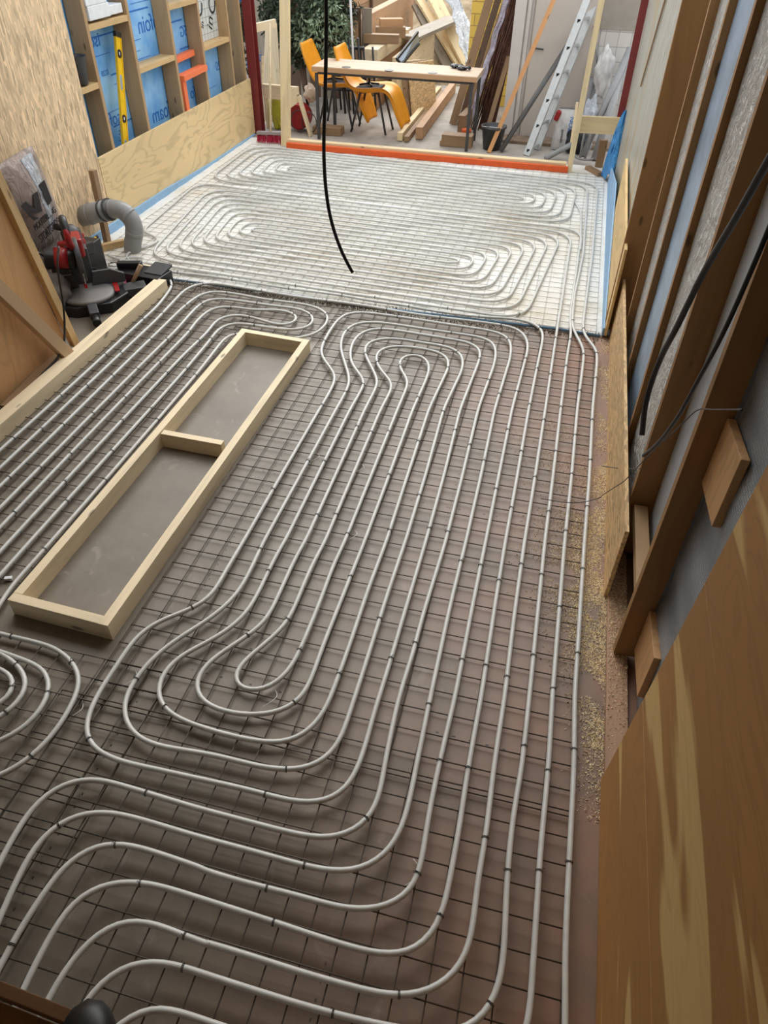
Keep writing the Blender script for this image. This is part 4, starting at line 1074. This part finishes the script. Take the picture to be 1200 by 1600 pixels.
# neighbour wall and door
YW = 10.4
struct('wall_far', MB().box((-.95, YW, -.1), (.8, YW+.15, 3.2)), PLAST)
struct('trim_1', MB().box((-.95, YW-.05, 0), (-.82, YW, 2.9)).box((-.8, YW-.025, 0), (-.76, YW, 2.9)), PLAST)
d = MB().box((-.72, YW-.03, .02), (.05, YW, 2.2)); dr = struct('door_1', d, DOORM)
MB().box((-.725, YW-.034, .02), (-.71, YW-.028, 2.2)).build('door_edge', GREYR, dr)
MB().cyl((-.66, YW-.035, 1.0), (-.66, YW-.07, 1.0), .012, 10).cyl((-.67, YW-.07, 1.0), (-.55, YW-.07, .99), .009, 10).build('door_handle', DGREY, dr)
struct('wall_tiled', MB().box((.09, YW-.02, 0), (.8, YW, 1.22)), TILE)
struct('trim_2', MB().box((.07, YW-.03, 1.22), (.8, YW, 1.75)), GREYR)
struct('trim_3', MB().box((-.95, YW-.35, -.004), (.5, YW-.05, .03)), mottled('worn threshold planks', srgb(150, 128, 108), .5, 9, .9, .8))
# bucket
bu = thing('black_bucket', 'black plastic bucket on the patio beside the grey doorway', 'bucket', (-1.0, 9.72, 0))
MB().lathe((-.99, 9.74, 0), [(.11, 0), (.145, .24), (.158, .24), (.158, .26), (.138, .26), (.105, .01)], 28).build('body', DGREY, bu)
MB().tube([(-.99+.152*math.cos(a), 9.74+.152*math.sin(a), .235-.04*math.sin(a)) for a in [math.pi*k/10+3.14 for k in range(11)]], .004, 6).build('handle', CHROME, bu)
cn = thing('paint_can', 'small white and orange tin behind the right bench legs', 'tin', (-1.3, 10.2, 0))
MB().lathe((-1.36, 9.98, .13*0), [(.06, 0), (.06, .1)], 20).build('body', WHITEB, cn); MB().lathe((-1.36, 9.98, .1), [(.061, 0), (.061, .04)], 20).build('lid', ORANGE, cn)
# white sack at right
sk = thing('white_sack', 'white printed cement sack with red corner beside the leaning post', 'sack', (-.1, 10.0, 0))
sc0 = V((-.13, 9.95, .22))
MB().grid(lambda u, v: sc0+V((.15*(abs(math.cos(2*math.pi*u))**.5)*math.copysign(1, math.cos(2*math.pi*u))*(1-.15*v), .085*math.sin(2*math.pi*u)*(1-.4*abs(2*v-1)**3), -.22+.46*v+.02*noise.noise(V((u*5, v*6, 0))))), 28, 16).build('body', BAGW, sk)
MB().cbox(sc0+V((-.12, -.06, .17)), (.06, .07, .12), (0, .3, 0)).build('red_corner', RED, sk, bevel=.02)
text('HECZON', 'sack_print', INK, sc0+V((.085, -.092, -.14)), (0, 0, 1), (-1, 0, 0), .075, sk, .001)
text('cement', 'sack_print', BINK, sc0+V((-.02, -.092, -.12)), (0, 0, 1), (-1, 0, 0), .05, sk, .001)
# grey tubes at right
for i, (p0, p1, r_, lab) in enumerate(((wy(820, 0, 10)*0+V((.13, 9.75, .0)), wy(985, 75, 10.1), .04, 'fat grey plastic tube leaning in front of the white tiles'),
        (V((.27, 9.6, .0)), wy(978, 95, 10.15), .042, 'grey plastic tube standing next to the red column'),
        (V((.06, 10.3, .0)), wy(945, 90, 10.33), .05, 'upright grey pipe, tallest behind the bridging board'),
        (V((.0, 10.28, .0)), wy(927, 122, 10.3), .042, 'upright grey pipe, shorter one behind the leaning post'),
        (wy(935, 120, 10.33), wy(929, 40, 10.36), .014, 'thin dark grey conduit against the white tiles'),
        (V((-.3, 9.38, .03)), V((-.02, 9.6, .16)), .03, 'grey tube end poking out behind the sill'))):
    MB().cyl(p0, p1, r_, 18).build('grey_tube', GPIPE, label=lab, cat='tube', group='grey plastic tubes at right')
br_ = thing('metal_bracket', 'grey metal support foot below the bridging board', 'bracket', (.15, 9.55, 0))
MB().tube(smooth_path([(.02, 9.5, .12), (.05, 9.42, .06), (.2, 9.4, .05), (.25, 9.42, .06)], .02), .012, 8).tube([(.1, 9.42, .05), (.1, 9.5, .5)], .014, 8).tube([(.16, 9.42, .05), (.17, 9.5, .5)], .014, 8).build('foot', GPIPE, br_)
blob((.12, 9.9, .28), (.1, .08, .3), 11, .5).build('plastic_bag', BAGC, label='clumped clear plastic bag behind the bridging board', cat='plastic bag')
blob((.2, 10.2, .8), (.1, .07, .26), 17, .4).build('plastic_bag', BAGW, label='white and blue plastic packaging on top of the grey tubes', cat='plastic bag')
blob((.02, 9.85, .14), (.12, .12, .16), 21, .4).build('black_sack', BLACK, label='black rubbish sack on the ground behind the leaning post', cat='sack')
# leaning planks and rusty bundle left of the grey doorway
for i, (x0, y0, px, py, w_, h_, mat, lab) in enumerate((
        (-1.66, 10.75, 770, -20, .10, .035, BRNW, 'leftmost brown plank leaning left of the grey doorway'),
        (-1.56, 10.72, 784, -20, .08, .035, DRKW, 'dark plank leaning beside the leftmost brown plank'),
        (-1.5, 10.7, 797, -20, .07, .03, BRNW, 'narrow brown plank leaning third from the left'),
        (-1.43, 10.68, 806, -20, .05, .03, GRYW, 'pale grey batten leaning before the rusty bundle'),
        (-1.16, 10.55, 812, 30, .06, .04, BRNW, 'short brown plank leaning closest to the bucket'))):
    B('leaning_plank', V((x0, y0, 0)), wy(px, py, 10.9), w_, h_, mat, lab, 'plank', (0, 1, 0), 'planks leaning left of the doorway')
rbm = MB()
for k in range(16):
    x0 = -1.35+random.uniform(-.06, .14); p1 = wy(806+random.uniform(-10, 12), -15, 10.75+random.uniform(0, .1)); p0 = V((x0, 10.6+random.uniform(-.06, .1), 0))
    rbm.tube([p0, lerp(p0, p1, .5)+V((random.uniform(-.03, .03), random.uniform(-.02, .02), 0)), p1], .008, 5)
for k in range(26):
    t_ = random.uniform(.1, 1); c = lerp(V((-1.3, 10.6, 0)), wy(806, -15, 10.8), t_)
    rbm.tube([c+V((-.09, 0, random.uniform(-.05, .05))), c+V((.1, 0, random.uniform(-.05, .05)))], .004, 4)
rbm.build('rusty_mesh_bundle', RUST, label='bundle of rusty steel mesh and rods leaning left of the doorway', cat='steel bundle')
for i in range(4):
    B('rusty_strip', V((-1.26+.05*i, 10.66, 0)), wy(800+6*i, -15, 10.88), .06, .025, RUST, ['widest rust brown strip in the leaning bundle', 'second rust brown strip in the leaning bundle', 'third rust brown strip in the leaning bundle', 'rust brown strip nearest the doorway in the leaning bundle'][i], 'strip', (0, 1, 0), 'rusty strips')
MB().grid(lambda u, v: V((-1.42, 10.6, .05)).lerp(wy(795, -10, 10.82), v)+V((.07*(u-.5)+.02*noise.noise(V((u*3, v*9, 0))), -.03+.03*noise.noise(V((v*8, u*3, 4))), 0)), 6, 30, .004).build('plastic_film', LAV, label='lilac white plastic film hanging on the leaning planks', cat='plastic film')
B('timber_block', V((-1.45, 10.1, .16)), V((-1.42, 10.55, .16)), .09, .2, BRNW, 'upright brown block behind the right bench legs', 'timber block')
# ------------------------------------------------------------------ background yard
for i, (x, y0, y1, z0, h_, w_, mat, lab) in enumerate((
        (-2.98, 11.0, 13.4, 0, .2, .24, REDW, 'lowest sleeper of the timber pile behind the workbench'),
        (-2.96, 11.1, 13.6, .2, .2, .22, BRNW, 'second sleeper from the ground in the pile behind the workbench'),
        (-2.99, 11.2, 13.5, .4, .18, .22, REDW, 'third sleeper up in the pile behind the workbench'),
        (-2.97, 11.25, 13.4, .58, .16, .22, PINE, 'topmost pale sleeper of the pile behind the workbench'),
        (-2.66, 11.5, 14.2, .0, .62, .1, PINE, 'tall pale beam flank right of the sleeper pile'),
        (-3.34, 11.7, 15.5, .0, 1.0, .14, REDW, 'wide upright reddish plank behind the sleeper pile'),
        )):
    B('timber_sleeper', V((x, y0, z0+h_/2)), V((x, y1, z0+h_/2)), w_, h_-.004, mat, lab, 'sleeper')
for i, (y, zc, L_, hh, dy, mat, lab) in enumerate(((11.75, .80, .5, .11, .15, BRNW, 'brown block lying crosswise nearest on the sleeper pile'), (12.3, .81, .44, .13, .3, BRNW, 'brown block lying crosswise farther back on the sleeper pile'), (12.32, .925, .34, .1, .45, REDW, 'reddish block on top of the farther crosswise block'), (12.6, .78, .4, .05, .5, PINE, 'pale offcut behind the crosswise blocks'))):
    c = V((-2.93, y, zc)); d_ = V((1, dy, 0)).normalized()
    B('timber_offcut', c-d_*L_/2, c+d_*L_/2, .14, hh, mat, lab, 'timber block')
B('timber_sleeper', V((-2.75, 12.75, .68)), V((-2.4, 15.0, .70)), .34, .05, GRYW, 'broad grey board on the far end of the timber pile', 'sleeper')
# retaining fence of boards
rfz = thing('board_fence', 'reddish board fence running away behind the timber pile', 'fence', (-4.3, 14, 0))
for k in range(6):
    beam('board', (-4.55, 12.2, .12+.2*k), (-4.75, 24, .12+.2*k), .04, .19, REDW if k % 2 else BRNW, rfz)
for y in (12.6, 15, 17.5, 20): beam('post', (-4.6, y, 0), (-4.6, y, 1.4), .08, .08, DRKW, rfz, ref=(0, 1, 0))
# leaning pale planks
for i, (pa, pb, w_, mat, lab) in enumerate((((652, 8), (702, 108), .16, GRYW, 'grey white plank leaning over the pile, leftmost of three'), ((650, -10), (722, 108), .13, PINEW, 'yellowish plank leaning over the pile, middle of three'), ((672, -15), (735, 108), .2, PINEW, 'wide yellowish plank leaning over the pile, rightmost of three'))):
    p1 = fp(pb[0], pb[1], .03); p0 = wy(pa[0], pa[1], p1.y+.7); w_ *= 1.5
    B('leaning_plank', p0, p1, w_, .04, mat, lab, 'plank', (0, 0, 1), 'planks leaning over the pile')
p1 = fp(720, 92, .09); p0 = wy(692, 48, p1.y+.45); B('leaning_plank', p0, p1, .07, .04, BRNW, 'short dark brown board lying on the yellowish planks', 'plank')
# window sash, dark stand, sheets under table
ws = thing('window_sash', 'old window sash with blue grey glass leaning in the timber pile', 'window sash', (-2.6, 11.2, .5))
q = [wy(620, 92, 11.1), wy(653, 50, 11.6), wy(655, 68, 11.6), wy(628, 100, 11.1)]
MB().prism([q[0], q[1], q[2], q[3]], (0, .01, 0)).build('pane', GLASS, ws)
for a, b in ((0, 1), (3, 2), (0, 3)): beam('sash_bar', q[a]+V((0, -.01, 0)), q[b]+V((0, -.01, 0)), .03, .03, BLACK, ws)
for i in range(3):
    x = -2.47+.09*i
    MB().prism([(x, 11.0, 0), (x+.28, 11.35, 0), (x+.16, 11.5, .62), (x-.12, 11.15, .62)], (.02, -.015, 0)).build('board_sheet', (PLYY, BRNW, OSBS)[i], label=['board sheet leaning behind the middle chair, left of three', 'board sheet leaning behind the middle chair, centre of three', 'board sheet leaning behind the middle chair, right of three'][i], cat='board', group='board sheets behind the chairs')
MB().cyl(V((-3.0, 10.62, 0)), wy(546, -30, 10.75), .014, 10).build('white_pole', plain('white metal pole', srgb(206, 206, 206), .4), label='thin white pole standing behind the middle chair', cat='pole')
st = thing('chair_frames', 'stack of black chair frames behind the workbench near the bush', 'chair frames', (-3.3, 10.9, 0))
for k in range(5):
    x = -3.5+.13*k
    MB().cyl((x, 10.9, 0), (x-.05, 10.85, .92), .016, 8).cyl((x, 10.9, .45), (x+.14, 11.1, .47), .014, 8).cyl((x+.14, 11.1, .0), (x+.1, 11.05, .8), .014, 8).build('frame', BLACK, st)
for zz in (.3, .55, .8): MB().cyl((-3.55, 10.88, zz), (-2.95, 10.88, zz), .02, 8).build('cross_bar', BLACK, st)
# bush
def foliage(c, r, n, seed, leaf=.06):
    rnd = random.Random(seed); mb = MB()
    for k in range(n):
        th, ph = rnd.uniform(0, 6.28), math.acos(rnd.uniform(-1, 1)); q_ = rnd.uniform(.55, 1)**.5
        d = V((math.cos(th)*math.sin(ph), math.sin(th)*math.sin(ph), math.cos(ph)))
        q_ *= 1+.3*noise.noise(d*2.5+V((seed, 0, 0)))
        p = V((c[0]+d.x*r[0]*q_, c[1]+d.y*r[1]*q_, c[2]+d.z*r[2]*q_))
        a = V((rnd.uniform(-1, 1), rnd.uniform(-1, 1), rnd.uniform(-1.2, .2))).normalized()*leaf*rnd.uniform(.7, 1.4)
        s_ = a.cross(V((rnd.uniform(-1, 1), rnd.uniform(-1, 1), rnd.uniform(-1, 1)))).normalized()*leaf*.16
        mb.add([p, p+a*.5+s_, p+a, p+a*.5-s_], [(0, 1, 2, 3)])
    return mb
bs = thing('leafy_bush', 'dark green leafy bush hanging behind the left end of the workbench', 'bush', (-3.9, 11.2, 0))
fo = foliage((-3.85, 11.2, 1.15), (.62, .5, .62), 9000, 3, .075); fo.v += []; fo.build('foliage', GREEN, bs)
foliage((-3.55, 10.95, .95), (.4, .3, .4), 2200, 8, .085).build('leaf_tips', GREEN2, bs)
for k in range(5): MB().tube(smooth_path([(-3.9, 11.2, 0), (-3.9+random.uniform(-.15, .15), 11.2, .6), (-3.9+random.uniform(-.4, .4), 11.2+random.uniform(-.2, .2), 1.3)], .08), [.0]*0 or .02, 7).build('stem', DRKW, bs)
bs2 = thing('leafy_bush', 'large dark bush behind the fence at the far upper left', 'bush', (-5.3, 13.5, 0))
foliage((-5.0, 13.5, 1.0), (1.0, .9, 1.2), 9000, 13, .12).build('foliage', GREEN, bs2)
MB().tube([(-5, 13.5, -.1), (-5, 13.5, 1.4)], .06, 8).build('stem', DRKW, bs2)
# dark fence left
df = thing('dark_board_fence', 'dark vertical board fence beyond the red column at left', 'fence', (-4.4, 10.4, 0))
for k in range(11):
    beam('board', (-4.75+.16*k, 11.75, 0), (-4.75+.16*k, 11.75, 2.2 if k < 7 else 1.15), .15, .025, DRKW if k % 2 else GRYW, df, ref=(0, 1, 0))
# sawhorse, yellow bag, red canister, pale offcuts behind left post
sh2 = thing('timber_sawhorse', 'pale timber sawhorse behind the left post', 'sawhorse', (-3.7, 9.8, 0))
beam('top_board', wy(412, 142, 9.75), wy(466, 147, 9.6), .05, .16, PINE, sh2)
beam('cross_board', wy(466, 145, 9.6), wy(447, 160, 9.55), .04, .16, PINE, sh2)
beam('leg', wy(467, 150, 9.6), V((-3.33, 9.62, 0)), .03, .08, PINE, sh2, ref=(0, 1, 0))
beam('leg', wy(415, 148, 9.75), V((-4.0, 9.85, 0)), .03, .08, PINE, sh2, ref=(0, 1, 0))
for i, (px0, py0, px1, py1, mat, lab) in enumerate(((414, 150, 420, 36, PINE, 'pale board leaning behind the broom handle, left'), (424, 150, 424, 36, PINEW, 'pale board leaning behind the broom handle, centre'), (437, 150, 427, 36, PINE, 'pale board leaning behind the broom handle, right'), (416, 150, 414, 88, PLYY, 'short pale board behind the sawhorse top'))):
    B('leaning_board', wy(px0, py0+40, 10.0), wy(px1, py1, 10.2), .09, .02, mat, lab, 'plank', (0, 1, 0), 'pale boards behind the broom')
beam('timber_rail', (-4.02, 9.66, wy(403, 45, 9.66).z), (-3.86, 10.0, wy(403, 45, 9.66).z+.02), .04, .09, PINE, label='short pale rail fixed behind the left red column', cat='timber board')
blob((-3.83, 9.85, .2), (.11, .1, .24), 31, .3).build('yellow_sack', YBAG, label='yellow green plastic sack behind the broom handle', cat='sack')
rc = thing('red_canister', 'red round canister vacuum behind the left timber post', 'canister', (-3.6, 9.85, 0))
MB().cyl((-3.55, 9.75, .17), (-3.55, 9.95, .17), .15, 26).build('drum', RED, rc, bevel=.02)
MB().cbox((-3.72, 9.85, .28), (.08, .12, .2), (0, -.2, 0)).build('tank', plain('bright red plastic', srgb(196, 26, 30), .35), rc, bevel=.02)
MB().tube([(-3.5+.12*math.cos(a), 9.7, .14+.13*math.sin(a)) for a in [2*math.pi*k/24 for k in range(25)]], .006, 6).tube([(-3.38+.1*math.cos(a), 9.72, .13+.12*math.sin(a)) for a in [2*math.pi*k/24 for k in range(25)]], .006, 6).build('hose', DGREY, rc)
blob((-3.42, 9.95, .42), (.08, .08, .1), 41, .5).build('crumpled_sack', plain('pale paper', srgb(196, 176, 156), .8), label='crumpled pale paper bag on the sawhorse end', cat='bag')
# sand heap, white sheet, yellow brick pier
def heap(u, v):
    x = -5+u*4.3; y = 13.6+v*9
    h = 1.25*math.exp(-((x+2.3)/1.5)**2)*min(1, v*2.2)+.12*noise.noise(V((x*1.5, y*1.5, 0)))+.05*noise.noise(V((x*6, y*6, 3)))
    return (x, y, h-.1)
MB().grid(heap, 60, 80, .05).build('sand_heap', EARTH, label='heap of sandy soil at the back of the yard', cat='soil', kind='stuff')
MB().grid(lambda u, v: wy(702+22*v**.6+(v*14), -10+110*v, 13.5-1.2*v)+V(((u-.5)*.22+.05*noise.noise(V((u*3, v*6, 0))), 0, .04*noise.noise(V((u*6, v*8, 2))))), 8, 30, .01).build('plastic_sheet', BAGC, label='crumpled white plastic sheet running down the sand heap', cat='plastic sheet')
xb0 = wy(738, 0, 12.0).x
MB().box((xb0, 12.0, -.1), (-.98, 12.3, 3)).build('brick_pier', BRICK, label='yellow brick pier beside the sand heap', cat='brick wall')
struct('wall_neighbour', MB().box((-.5, YW+.15, -.1), (-.35, 16, 3.2)), PLAST)
